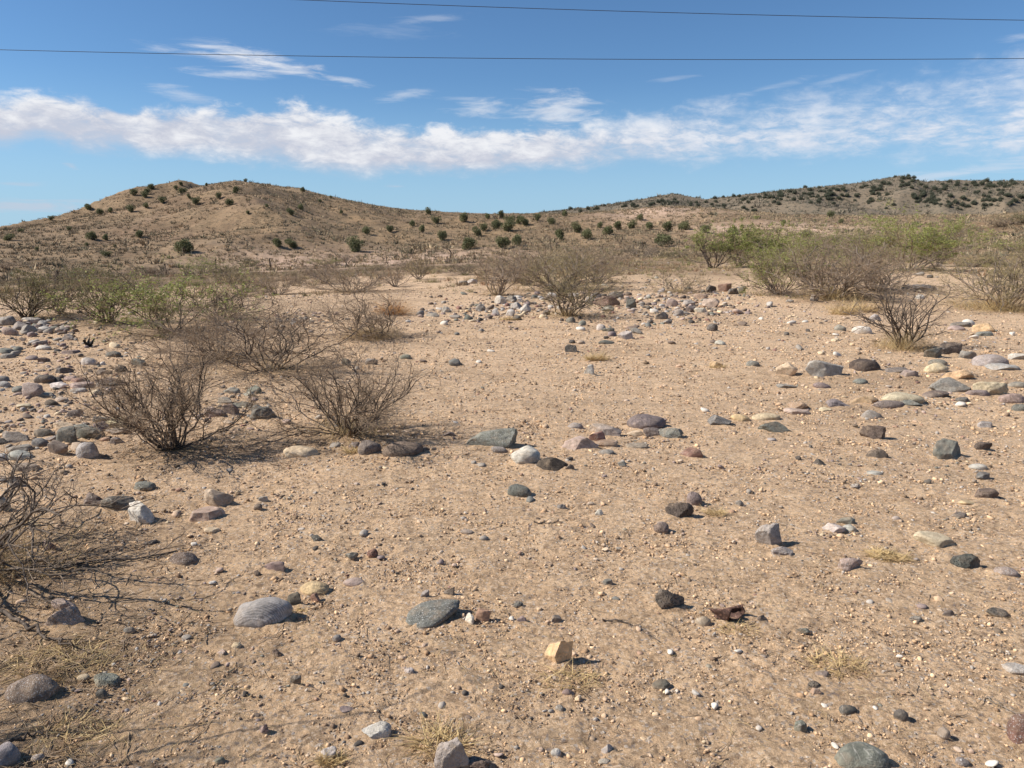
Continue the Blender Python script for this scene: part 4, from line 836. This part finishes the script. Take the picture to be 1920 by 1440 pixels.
def juniper_mesh(seed):
    """dense rounded bush about one metre wide and .72 high, built of little leaf sprays"""
    rng = np.random.default_rng(seed); lobes = []
    for i in range(9):
        a = rng.uniform(0, 2*math.pi); rr = rng.uniform(.05, .30); rr *= 1.15; lobes.append((math.cos(a)*rr, math.sin(a)*rr, rng.uniform(.14, .52), rng.uniform(.11, .25)))
    lobes.append((0, 0, .32, .28)); n = 2300; per = np.array([l[3]**2 for l in lobes]); w = rng.choice(len(lobes), n, p=per/per.sum()); Lb = np.array(lobes)[w]
    d = norm(rng.normal(size=(n, 3))); rad = Lb[:, 3]*rng.uniform(.6, 1.13, n)
    c = Lb[:, :3]+d*rad[:, None]; c[:, 2] = np.maximum(c[:, 2], .03)
    u = norm(d+rng.normal(size=(n, 3))*.8); v = norm(np.cross(u, rng.normal(size=(n, 3)))); s = rng.uniform(.02, .05, n)[:, None]
    V = np.stack([c-u*s*.5-v*s*.45, c-u*s*.3+v*s*.5, c+u*s+v*s*.12, c+u*s*.8-v*s*.25], 1).reshape(-1, 3)
    Fc = np.arange(n*4).reshape(-1, 4)
    k = 5; az = rng.uniform(0, 6.28, k); p0 = np.stack([np.cos(az)*.03, np.sin(az)*.03, np.full(k, -.06)], 1); d0 = norm(np.stack([np.cos(az)*.6, np.sin(az)*.6, np.ones(k)], 1))
    P, r = grow(rng, p0, d0, np.full(k, .45), np.full(k, .022), 6, .15, .05, .4); q = children(rng, P, r, np.full(k, .45), 5, 40, .5); P1, r1 = grow(rng, *q, 4)
    return (V, Fc), join([tubes(P, r, 5), tubes(P1, r1, 4)])
def build_plants():
    litter = []
    for i, (px, py, w, h, opt, label) in enumerate(NEAR):
        opt = dict(opt)
        if 0 < py < 615:
            opt['k'] = (6, 5, 4) if px > 1300 else (6, 5, 3); opt['stems'] = int(opt['stems']*(1.2 if px > 1300 else 1.05)); opt['leaf'] = int(opt.get('leaf', 0)*1.25); w *= 1.04; opt['thick'] = opt.get('thick', 1)*1.4; opt['wob'] = .22
        if 'grass' in opt: opt['grass'] = int(opt['grass']*.9)
        if px < 0: X, Y = -2.62, 3.35; Z = float(H(X, Y)); dist = math.hypot(X, Y)
        else:
            g = ground(px, py); X, Y, Z, dist, al = g
        wm, hm = w*dist/F, h*dist/F*.97
        meshes, mats = make_shrub(100+i, hm, wm, **opt)
        pass
        shrub_obj(meshes, mats, (X, Y, Z), 0, label, 'shrub', 'bare desert shrubs on the flat')
        litter.append((X, Y, wm*.55))
    # a thorny shrub standing just outside the left edge: its branches shade the lower left of the view
    meshes, mats = make_shrub(990, 2.3, 2.2, stems=30, k=(6, 4, 3), bark='dark', twig='dark', wob=.2, thick=.9, spread=1.0)
    shrub_obj(meshes, mats, (-3.15, 1.45, float(H(-3.15, 1.45))), .5, 'tall bare thorny shrub beyond the left edge whose twig shadows streak the lower left soil', 'shrub', 'bare desert shrubs on the flat')
    litter.append((-1.7, 2.0, .6)); litter.append((-1.9, 2.7, .7))
    # middle distance shrubs: three kinds, copied
    protos = []
    for k, o in enumerate([dict(stems=22, k=(5, 4, 3), bark='grey', twig='grey', thick=1.3, spread=1.2), dict(stems=24, k=(5, 4, 3), bark='grey', twig='olive', leaf=1200, leafsz=.03, leafk='olive', thick=1.3, spread=1.2), dict(stems=22, k=(5, 4, 3), bark='grey', twig='olive', leaf=1800, leafsz=.03, thick=1.3)]):
        protos.append(make_shrub(500+k, 1., 2., **{**o, 'k': (6, 5, 3), 'stems': 24, 'wob': .22, 'thick': 1.6}))
    first = [None]*3; items = []; looks = ['grey-brown twiggy shrub', 'dull olive shrub', 'light green shrub']
    rng = random.Random(4)
    for i, (px, py, w, h) in enumerate(MIDSHRUB):
        g = ground(px, py)
        k = rng.choice([0, 0, 1, 1, 2]); s = (w*g[3]/F/2*.9, w*g[3]/F/2*.9, h*g[3]/F*.72)
        if first[k] is None:
            first[k] = shrub_obj(*protos[k], g[:3], rng.uniform(0, 6), 'x', 'shrub', 'scattered shrubs of the middle distance'); o = first[k]; o.scale = s
        else: o = copy_thing(first[k], g[:3], rng.uniform(0, 6), s, 'x')
        items.append(dict(o=o, px=px, py=py, look=looks[k], where=rel2(px, py)))
    uniq(items)
    for it in items: it['o']['label'] = it['label']
    # junipers
    JL = leaf_material('juniper_leaf', (.16, .165, .075), (.22, .215, .105), (.115, .12, .058), .12)
    FL = leaf_material('far_juniper_leaf', (.095, .10, .066), (.13, .135, .088), (.075, .082, .055), .1)
    jm = []
    for k in range(5):
        (V, Fc), (V2, F2) = juniper_mesh(60+k)
        a = mesh_obj('foliage', V, Fc, JL, False); b = mesh_obj('trunk', V2, F2, BARK['dark'], True); jm.append((a, b))
    used = [False]*5; items = []
    for i, (px, py, w, h) in enumerate(JUN):
        g = ground(px, py)
        if g is None or g[3] > 480: continue
        k = i % 5; e = empty('juniper_bush', g[:3]); e.rotation_euler = (0, 0, rng.uniform(0, 6.3)); sw = w*g[3]/F*1.12; e.scale = (sw, sw, min(h*g[3]/F/.68, sw*1.35)*1.05)
        e['category'] = 'bush'; e['group'] = 'juniper bushes on the hills'
        for src in jm[k]:
            if used[k]: c = src.copy(); sc.collection.objects.link(c)
            else: c = src
            c.parent = e
        used[k] = True
        big = 'large' if w > 21 else 'medium' if w > 13 else 'small'; on = ' by the crest,' if (py < 400 and px < 600) else ''
        items.append(dict(o=e, px=px, py=py, look=f'{big} round juniper'+on, where=rel2(px, py)))
    uniq(items)
    for it in items: it['o']['label'] = it['label']
    # bushes of the far grey hills
    far0 = None; rr = np.random.default_rng(9); cnt = 0; items = []
    spots = [(1480,358,120,6,10),(1820,362,110,12,16),(1640,350,60,8,8),(1300,390,90,4,8),(1430,372,40,8,16),(1530,375,45,10,24),(1560,364,25,6,8),(1600,362,50,10,14),(1700,345,20,7,14),(1770,352,60,8,16),(1740,372,40,12,24),(1790,382,45,10,20),(1870,378,50,12,26),(1850,350,60,6,14),(1470,366,60,5,8),(1350,380,60,6,8),(1260,383,50,7,14),(1180,386,60,6,8),(1100,393,60,4,6),(1700,334,25,2,6),(1620,380,60,12,8),(1900,345,20,4,6),(1400,395,40,4,4)]
    for (cx, cy, sx, sy, n) in spots:
        j = 0; tries = 0
        while j < n and tries < n*6:
            tries += 1; px, py = cx+rr.normal()*sx*.6, cy+rr.normal()*sy*.6
            if px > 1950: continue
            g = ground(px, py)
            if g is None or g[3] < 270: continue
            w = rr.uniform(5.5, 11)
            if far0 is None:
                (V, Fc), _ = juniper_mesh(70); far0 = mesh_obj('hill_bush', V, Fc, FL, False); o = far0
            else: o = far0.copy(); sc.collection.objects.link(o)
            sw = w*g[3]/F; o.location = (g[0], g[1], g[2]-.1); o.rotation_euler = (0, 0, rr.uniform(0, 6.3)); o.scale = (sw*1.1, sw*1.1, sw*rr.uniform(.9, 1.2))
            o['category'] = 'bush'; o['group'] = 'bushes dotting the far grey hills'
            z = 'below the sharp far summit' if 1640 < px < 1800 and py < 362 else 'on the far grey slope right of the sharp summit' if px >= 1740 else 'on the far grey slope left of the sharp summit' if px > 1400 else 'on the low far ridge in the middle of the skyline'
            o['label'] = 'small dark bush among many '+z; o['group'] = 'dark bushes '+z; j += 1; cnt += 1
    print('far bushes', cnt)
    # dry grass tufts one can count
    for (px, py, w, h, n, mat, label) in [(737,590,44,52,420,RUSTY,'rust-orange dry tuft behind the crooked grey shrub'),(1118,676,42,26,420,STRAW,'round buff dry grass tuft alone on bare sand, centre'),(1665,1048,70,30,420,STRAW,'thin brown dry tuft left of the flat cream slab'),
            (1070,1278,110,46,120,STRAW,'straw twigs and runners around the foot of the yellow block'),(1570,1250,110,40,200,STRAW,'flattened dry grass tuft on open soil, lower right'),(825,1400,90,80,170,STRAW,'upright dead stalks behind the jagged rock at the bottom edge'),(1385,1180,90,22,130,STRAW,'thin straw blades in front of the crushed can'),
            (665,850,40,26,160,STRAW,'short golden tuft between the bare shrub and mauve stone'),(1340,965,44,24,120,STRAW,'pale thin tuft right of the lumpy dark brown stone'),(110,1250,190,44,300,STRAW,'wide mat of dead grass at the lower left edge'),(130,1390,170,40,200,STRAW,'low dead grass in the bottom left corner'),(955,600,44,14,240,STRAW,'yellow grass patch among stones left of the rubble band shrub'),
            (1345,690,30,14,120,STRAW,'small yellow tuft beside a yellowish stone, mid right'),(1620,585,60,44,400,STRAW,'golden grass clump at the foot of the large right thicket'),(1580,590,44,44,260,STRAW,'straw grass clump left under the large right thicket'),(620,1430,50,30,200,STRAW,'tiny dry tuft around a small white stone at the bottom'),(560,1150,40,14,60,STRAW,'few straw blades beside the banded cobble')]:
        g = ground(px, py); X, Y, Z, dist, al = g; rg = np.random.default_rng(int(px)); wm, hm = w*dist/F, h*dist/F
        a = rg.uniform(0, 2*math.pi, n); r_ = np.sqrt(rg.uniform(0, 1, n))*wm*.42; p = np.stack([np.cos(a)*r_, np.sin(a)*r_*.7, H(X+np.cos(a)*r_, Y+np.sin(a)*r_*.7)-Z], 1)
        up = .35 if w > 60 else 1.
        d = norm(np.stack([rg.normal(size=n)*.8+np.cos(a)*.3, rg.normal(size=n)*.8+np.sin(a)*.3, rg.uniform(.15, 1.1, n)*up*1.2], 1))
        V, Fc = blades(rg, p, d, hm*rg.uniform(.4, 1.15, n), np.full(n, .0015+.00015*dist), .8, 4)
        o = mesh_obj('dry_grass_tuft', V, Fc, mat, False); o.location = (X, Y, Z); thing(o, label, 'dry grass', 'dry grass tufts')
    return litter
def build_stuff(litter):
    rng = np.random.default_rng(77)
    # debris under and around the shrubs: broken twigs and straw
    Ps, Rs, B = [], [], []
    def sticks(x, y, L, r):
        n = len(x); a = rng.uniform(0, 2*math.pi, n); d = np.stack([np.cos(a), np.sin(a), rng.normal(size=n)*.12], 1)
        P, rad = grow(rng, np.stack([x, y, np.zeros(n)], 1), norm(d), L, r, 5, .16, 0., .6)
        P[:, :, 2] = H(P[:, :, 0], P[:, :, 1])+r[:, None]*1.2+np.abs(rng.normal(size=(n, 1)))*.004
        return tubes(P, rad, 3)
    parts = []
    for (lx, ly, lr) in litter:
        dist = math.hypot(lx, ly)
        if dist > 26: continue
        n = int(520*lr*(1 if dist < 7 else .5)); rr = np.abs(rng.normal(size=n))*lr*.75; a = rng.uniform(0, 6.28, n)
        parts.append(sticks(lx+np.cos(a)*rr+.2*lr, ly+np.sin(a)*rr*.8, rng.uniform(.03, .17, n), rng.uniform(.0008, .0022, n)*(1+dist*.05)))
    n = 2500; R = np.exp(rng.uniform(math.log(1.9), math.log(20), n)); A = np.radians(rng.uniform(-40, 40, n))
    parts.append(sticks(np.sin(A)*R, np.cos(A)*R, rng.uniform(.02, .10, n)*(R/3)**.4, rng.uniform(.0006, .0016, n)*(1+R*.12)))
    V, Fc = join(parts)
    o = mesh_obj('twig_litter', V, Fc, TWIG['grey'], True); o['kind'] = 'stuff'; thing(o, 'broken dead twigs littering the soil under the shrubs', 'twigs')
    n = 22000; R = np.exp(rng.uniform(math.log(1.9), math.log(26), n)); A = np.radians(rng.uniform(-40, 40, n)); x, y = np.sin(A)*R, np.cos(A)*R
    k = rng.uniform(0, 1, n) < np.clip(.4+pn(x/.8, y/.8, 51)*2, .04, 1)
    xs, ys = [x[k]], [y[k]]
    for (lx, ly, lr) in litter:
        if math.hypot(lx, ly) > 22: continue
        m = int(900*lr); rr = np.abs(rng.normal(size=m))*lr*.8; a = rng.uniform(0, 6.28, m); xs.append(lx+np.cos(a)*rr+.15*lr); ys.append(ly+np.sin(a)*rr*.8)
    x, y = np.concatenate(xs), np.concatenate(ys); n = len(x); a = rng.uniform(0, 6.28, n)
    d = norm(np.stack([np.cos(a), np.sin(a), np.abs(rng.normal(size=n))*.25+.05], 1)); R = np.hypot(x, y)
    V, Fc = blades(rng, np.stack([x, y, np.zeros(n)], 1), d, rng.uniform(.015, .07, n), .0007+R*.00012, .5, 2)
    V[:, 2] += np.repeat(H(x, y)+.003, 6)
    o = mesh_obj('straw_litter', V, Fc, STRAW, False); o['kind'] = 'stuff'; thing(o, 'loose dry grass stems strewn over the soil', 'dry grass')
    # low dry brush of the plain, grass tussocks of the hills
    def tussocks(R0, R1, n, size, blades_n, name, label, pal, a0=-40, a1=40, hfac=.6, pw=1., dn=None, bw=.08):
        U = rng.uniform(0, 1, n); R = (R0**(2*pw)+U*(R1**(2*pw)-R0**(2*pw)))**(1/(2*pw)); A = np.radians(rng.uniform(a0, a1, n)); x, y = np.sin(A)*R, np.cos(A)*R
        keep = rng.uniform(0, 1, n) < np.clip(.5+pn(x/9, y/9, 61)*1.1+pn(x/2.5, y/2.5, 62)*.7, .05, 1)*(1 if dn is None else dn(x, y)); x, y, R = x[keep], y[keep], R[keep]; n = len(x)
        s = size*np.exp(rng.normal(size=n)*.38); z = H(x, y); m = blades_n; N = n*m
        rep = lambda q: np.repeat(q, m)
        a = rng.uniform(0, 6.28, N); sp = rep(s)*.35*np.sqrt(rng.uniform(0, 1, N))
        p = np.stack([rep(x)+np.cos(a)*sp, rep(y)+np.sin(a)*sp, rep(z)-.02], 1)
        d = norm(np.stack([np.cos(a)*rng.uniform(0, .9, N), np.sin(a)*rng.uniform(0, .9, N), rng.uniform(.5, 1., N)], 1)); L = rep(s)*hfac*rng.uniform(.6, 1.2, N)
        sd = norm(np.cross(d, rng.normal(size=(N, 3)))); w = rep(s)*bw*rng.uniform(.6, 1.4, N)
        V = np.stack([p-sd*w[:, None], p+sd*w[:, None], p+d*L[:, None]+rng.normal(size=(N, 3))*rep(s)[:, None]*.08], 1).reshape(-1, 3)
        pal = np.array(pal); c = pal[rng.integers(0, len(pal), n)]*rng.uniform(.75, 1.2, (n, 1)); C = np.repeat(np.repeat(c, m, 0), 3, 0); C = np.concatenate([C, np.ones((len(C), 1))], 1)
        o = mesh_obj(name, V, np.arange(N*3).reshape(-1, 3), TM, False, {'tone': ('FLOAT_COLOR', C)}); o['kind'] = 'stuff'; thing(o, label, 'ground cover')
    TM = attr_mat('tussock_material', .9)
    bare = [ground(*q) for q in ((575,500),(530,507),(780,489),(720,497),(870,492))]
    def notrack(x, y):
        k = np.ones_like(x)
        for g in bare: k *= 1-.96*np.exp(-(((x-g[0])/11)**2+((y-g[1])/13)**2))
        return k
    tussocks(22, 80, 20000, .21, 30, 'dry_brush', 'knee-high dry brush and grass covering the plain before the hills', [(.40,.30,.16),(.46,.35,.20),(.30,.225,.14),(.25,.19,.12),(.25,.19,.11),(.42,.31,.18),(.22,.20,.09),(.26,.23,.10),(.33,.20,.12)], -41, 41, .75, .8, lambda x, y: np.clip((np.hypot(x, y)-21-np.clip(x, 0, 12)*1.1)/13, .03, 1)*notrack(x, y), .028)
    tussocks(75, 290, 150000, .42, 9, 'hillside_grass', 'tufts of dry grass and low scrub covering the near hills', [(.38,.28,.17),(.43,.32,.20),(.28,.215,.14),(.18,.15,.10),(.30,.225,.14),(.16,.145,.09),(.46,.35,.22)], -41, 41, .6, .75)
    tussocks(85, 300, 5200, .55, 40, 'hill_shrubs', 'small dark grey-olive shrubs thinly dotting the near hills', [(.14,.12,.075),(.11,.105,.065),(.19,.155,.10),(.16,.15,.10),(.10,.09,.065)], -41, 41, .55, .9, None, .03)
    tussocks(300, 560, 46000, 1.1, 10, 'far_hill_scrub', 'low grey scrub speckling the far hills', [(.20,.165,.12),(.135,.125,.09),(.24,.195,.145),(.10,.10,.07),(.14,.135,.095),(.26,.21,.15)], 2, 41, .6, 1.)
# ------------------------------------------------------------------ fence, wires, can, stump, stalks
def build_small_things():
    wood, t, p = new_mat('weathered_post', .9); tc = t.n.new('ShaderNodeTexCoord').outputs['Object']
    t.l.new(t.mix(t.rng(t.noise(t.mapping(tc, (8, 8, 1)), 3., 5), .35, .65), (.035, .026, .02), (.09, .065, .048)), p.inputs['Base Color']); bump(t, p, t.noise(t.mapping(tc, (20, 20, 2)), 4.), .01)
    wire, t, p = new_mat('fence_wire', .5); p.inputs['Base Color'].default_value = (.16, .13, .11, 1); p.inputs['Metallic'].default_value = .6
    posts = []
    for (px, py, h, dark) in [(-40,546,17,1),(107,533,16,1),(205,524,11,0),(312,517,15,1),(405,504,12,1),(507,504,13,1),(630,497,10,1),(725,492,9,0),(845,486,13,1),(1010,476,10,0),(1205,466,9,1),(1400,458,8,0)]:
        g = ground(px, py); posts.append((g, max(.7, 1.35*h*g[3]/F), dark))
    e = empty('wire_fence', posts[1][0][:3]); thing(e, 'low wire fence on dark weathered posts crossing the plain below the hills', 'fence')
    o0 = Vector(posts[1][0][:3])
    for i, (g, h, dark) in enumerate(posts):
        rg = np.random.default_rng(i+5); P = np.array([[[0, 0, -.3], [.01, 0, h*.3], [rg.normal()*.03, 0, h*.7], [rg.normal()*.06, 0, h]]]); V, Fc = tubes(P, np.array([[.085, .085, .075, .07]])*(1 if dark else .55), 8)
        V = V*(1+.06*n3(V, 4, i)[:, None]*np.array([1, 1, 0])); top = np.arange(24, 32)
        Fc = np.concatenate([Fc, [[24, 25, 26, 27], [24, 27, 28, 31], [28, 29, 30, 31]]]); o = mesh_obj('post', V, Fc, wood, False, None, e); o.location = Vector(g[:3])-o0
    for k in (.35, .62, .88):
        pts = []
        for i in range(len(posts)-1):
            (a, ha, _), (b, hb, _) = posts[i], posts[i+1]
            for s in range(6): f = s/6; pts.append([a[0]*(1-f)+b[0]*f, a[1]*(1-f)+b[1]*f, (a[2]+ha*k)*(1-f)+(b[2]+hb*k)*f-.06*math.sin(math.pi*f)])
        P = np.array([pts])-np.array(o0)[None, None]; V, Fc = tubes(P, np.full(P.shape[:2], .006), 3); mesh_obj('wire', V, Fc, wire, True, None, e)
    # overhead cables
    cab, t, p = new_mat('cable', .5); p.inputs['Base Color'].default_value = (.035, .035, .04, 1)
    def cable(pts, D, label, rad, slope):
        # points of the sagging line; D distance in front, slope its drift towards or away
        V3 = []
        for (px, py) in pts:
            rx, ry, rz = [float(q) for q in ray(px, py)]; k = D/(ry-slope*rx); V3.append((rx*k, ry*k, CAMZ+rz*k))
        V3 = np.array(V3); x = V3[:, 0]; xs = np.linspace(-75, 75, 90)
        cz = np.polyfit(x, V3[:, 2], 2); cy = np.polyfit(x, V3[:, 1], 1)
        P = np.stack([xs, np.polyval(cy, xs), np.polyval(cz, xs)], 1)[None]; V, Fc = tubes(P, np.full((1, 90), rad), 6); c = P[0, 45]
        o = mesh_obj('overhead_cable', V-c, Fc, cab, True); o.location = c; thing(o, label, 'cable', 'overhead power cables')
    cable([(0,93),(480,104),(960,110),(1440,111),(1920,110)], 24, 'lower of the two thin dark cables across the sky, nearly level', .0085, .0)
    cable([(575,0),(960,15),(1440,28),(1920,38)], 21, 'upper of the two thin dark cables, sloping down to the right', .0075, .0)
    # crushed rusty can
    rust, t, p = new_mat('rusty_tin', .8); tc = t.n.new('ShaderNodeTexCoord').outputs['Object']; c = t.mix(t.rng(t.noise(tc, 30., 6, .7), .4, .62), (.055, .032, .026), (.14, .08, .06)); c = t.mix(t.rng(t.noise(tc, 90., 4, .7), .55, .65), c, (.30, .18, .13))
    t.l.new(c, p.inputs['Base Color']); p.inputs['Metallic'].default_value = .25; bump(t, p, t.noise(tc, 120., 5, .7), .002)
    g = ground(1372, 1166); s = 52*g[3]/F; u = np.linspace(0, 1, 34); v = np.linspace(0, 1, 16); U, Vv = np.meshgrid(u, v)
    ang = (-.15+1.3*U)*math.pi+.9; rad = s*.5*(1+.16*np.sin(U*13)+.12*np.sin(Vv*5+U*5)); hgt = s*.50*(1+.55*np.cos(U*6.283+.5))*.62
    Xc = np.cos(ang)*rad*1.0; Yc = np.sin(ang)*rad*.55; Zc = Vv*hgt+.004; Xc += (Vv-.5)*s*.16*np.sin(U*9); Yc -= Vv*s*.10*np.cos(U*7)
    def shell(X, Y, Z, th, name, par):
        nv, nu = X.shape; P = np.stack([X, Y, Z], -1); du = np.gradient(P, axis=1); dv = np.gradient(P, axis=0); N = norm(np.cross(du, dv)); A = (P+N*th).reshape(-1, 3); B = (P-N*th).reshape(-1, 3); n = nv*nu
        i = np.arange(nv-1)[:, None]*nu+np.arange(nu-1)[None]; q = np.stack([i, i+1, i+nu+1, i+nu], -1).reshape(-1, 4); Fc = [q, q[:, ::-1]+n]
        ring = list(range(nu))+[r*nu+nu-1 for r in range(1, nv)]+[(nv-1)*nu+c_ for c_ in range(nu-2, -1, -1)]+[r*nu for r in range(nv-2, 0, -1)]; ring = np.array(ring); nx = np.roll(ring, -1)
        Fc.append(np.stack([nx, ring, ring+n, nx+n], 1)); return mesh_obj(name, np.concatenate([A, B]), np.concatenate(Fc), rust, True, None, par)
    e = empty('crushed_can', (g[0], g[1]+s*.2, g[2])); thing(e, 'rusty crushed tin can, split open and curled, on the soil at lower right', 'can')
    shell(Xc, Yc, Zc, .0016, 'side_wall', e)
    U2, V2 = np.meshgrid(np.linspace(-1, 1, 18), np.linspace(-1, 1, 12)); shell(U2*s*.40*(1-.15*V2**2), V2*s*.22*np.sqrt(1-.5*U2**2), .012+s*.05*np.sin(U2*4+V2*3)+s*.05*U2**2, .0014, 'bottom', e)
    # charred stump
    g = ground(165, 650); rg = np.random.default_rng(8); k = 5; az = rg.uniform(0, 6.28, k); sz = 20*g[3]/F
    d0 = norm(np.stack([np.cos(az)*.9, np.sin(az)*.9, rg.uniform(.3, 1.3, k)], 1)); P, r = grow(rg, np.zeros((k, 3)), d0, np.full(k, sz*.9), np.full(k, sz*.17), 7, .25, .05, .3)
    V, Fc = tubes(P, r, 6); ch = bark_material('charred_wood', (.012, .011, .010), (.03, .026, .022), (.05, .045, .04)); o = mesh_obj('charred_stump', V*(1+.1*n3(V, 14, 3)[:, None]), Fc, ch, True); o.location = g[:3]; thing(o, 'black forked charred stump behind the left field of stones', 'stump')
    # dead sticks one can count
    for (pts, r, label) in [([(1130,1165),(1165,1168),(1200,1182),(1235,1207)], .004, 'thin curved dead stick between the yellow block and notched dark stone'), ([(1000,984),(1025,984),(1055,982)], .0045, 'short dark stick on open soil above the long green cobble'),
             ([(1848,1312),(1880,1330),(1920,1352)], .003, 'pale straight stem near the right edge above the reddish boulder'), ([(0,1150),(50,1180),(100,1205),(140,1220)], .009, 'dark dead branch lying on the soil at the lower left'), ([(0,1400),(40,1392),(75,1380)], .007, 'blackened branch piece in the bottom left corner'),
             ([(1672,420+12),(1672,432)], .0, '')]:
        if r == 0: continue
        W = [ground(*q) for q in pts]; W = np.array([[w[0], w[1], w[2]] for w in W]); tt = np.linspace(0, 1, len(W)); T = np.linspace(0, 1, 14); rg = np.random.default_rng(len(label))
        P = np.stack([np.interp(T, tt, W[:, j]) for j in range(3)], 1); P += rg.normal(size=P.shape)*r*.9; P[:, 2] += r*1.5; P0 = P[None]; R0 = (r*np.linspace(1, .45, 14))[None]
        L = np.array([np.linalg.norm(W[-1]-W[0])]); q = children(rg, P0, R0, L, 5, 35, .22); P1, R1 = grow(rg, *q, 4); P1[:, :, 2] = np.maximum(P1[:, :, 2], W[:, 2].min()+.002)
        V, Fc = join([tubes(P0, R0, 6), tubes(P1, R1, 4)]); c = P.mean(0); o = mesh_obj('dead_stick', V-c, Fc, (BARK['pale'] if 'pale' in label else BARK['dark']), True); o.location = c; thing(o, label, 'stick', 'dead sticks on the ground')
    # pale flower stalks of yuccas
    stalk = bark_material('dry_stalk', (.50, .42, .29), (.40, .32, .21), (.58, .50, .38)); items = []
    for (px, py, h) in [(481,494,32),(342,478,14),(359,480,14),(317,486,9),(215,495,12),(1810,424,15),(1816,424,15),(1150,462,16),(414,452,10),(740,462,10),(1200,458,9)]:
        g = ground(px, py); hm = h*g[3]/F; rg = np.random.default_rng(px)
        P, r = grow(rg, np.array([[0., 0, -.05]]), norm(np.array([[rg.normal()*.06, 0, 1.]])), np.array([hm]), np.array([.028]), 8, .03, .05, .5); q = children(rg, P, r, np.array([hm]), 9, 50, .09, .6); P1, r1 = grow(rg, *q, 3)
        n = 40; a = rg.uniform(0, 6.28, n); d = norm(np.stack([np.cos(a), np.sin(a), rg.uniform(.2, 1.5, n)], 1)); 
        e = empty('yucca', g[:3]); e['category'] = 'yucca'; e['group'] = 'yuccas with pale dead flower stalks'; V, Fc = join([tubes(P, r, 5), tubes(P1, r1, 3)]); mesh_obj('flower_stalk', V, Fc, stalk, True, None, e)
        V, Fc = blades(rg, np.zeros((n, 3)), d, np.full(n, .28), np.full(n, .012), .2, 2); mesh_obj('leaves', V, Fc, LEAF['olive'], False, None, e)
        items.append(dict(o=e, px=px, py=py, look=('tall' if h > 20 else 'short')+' pale yucca stalk', where=rel2(px, py)))
    uniq(items)
    for it in items: it['o']['label'] = it['label']

import time
_t = time.time()
def tick(s):
    print(s, round(time.time()-_t, 1))
litter = build_plants(); tick('plants')
build_stones(); tick('stones')
build_ground(litter); tick('ground')
grow_gravel(); tick('gravel')
build_stuff(litter); tick('stuff')
build_small_things(); tick('small')
bpy.context.view_layer.update()
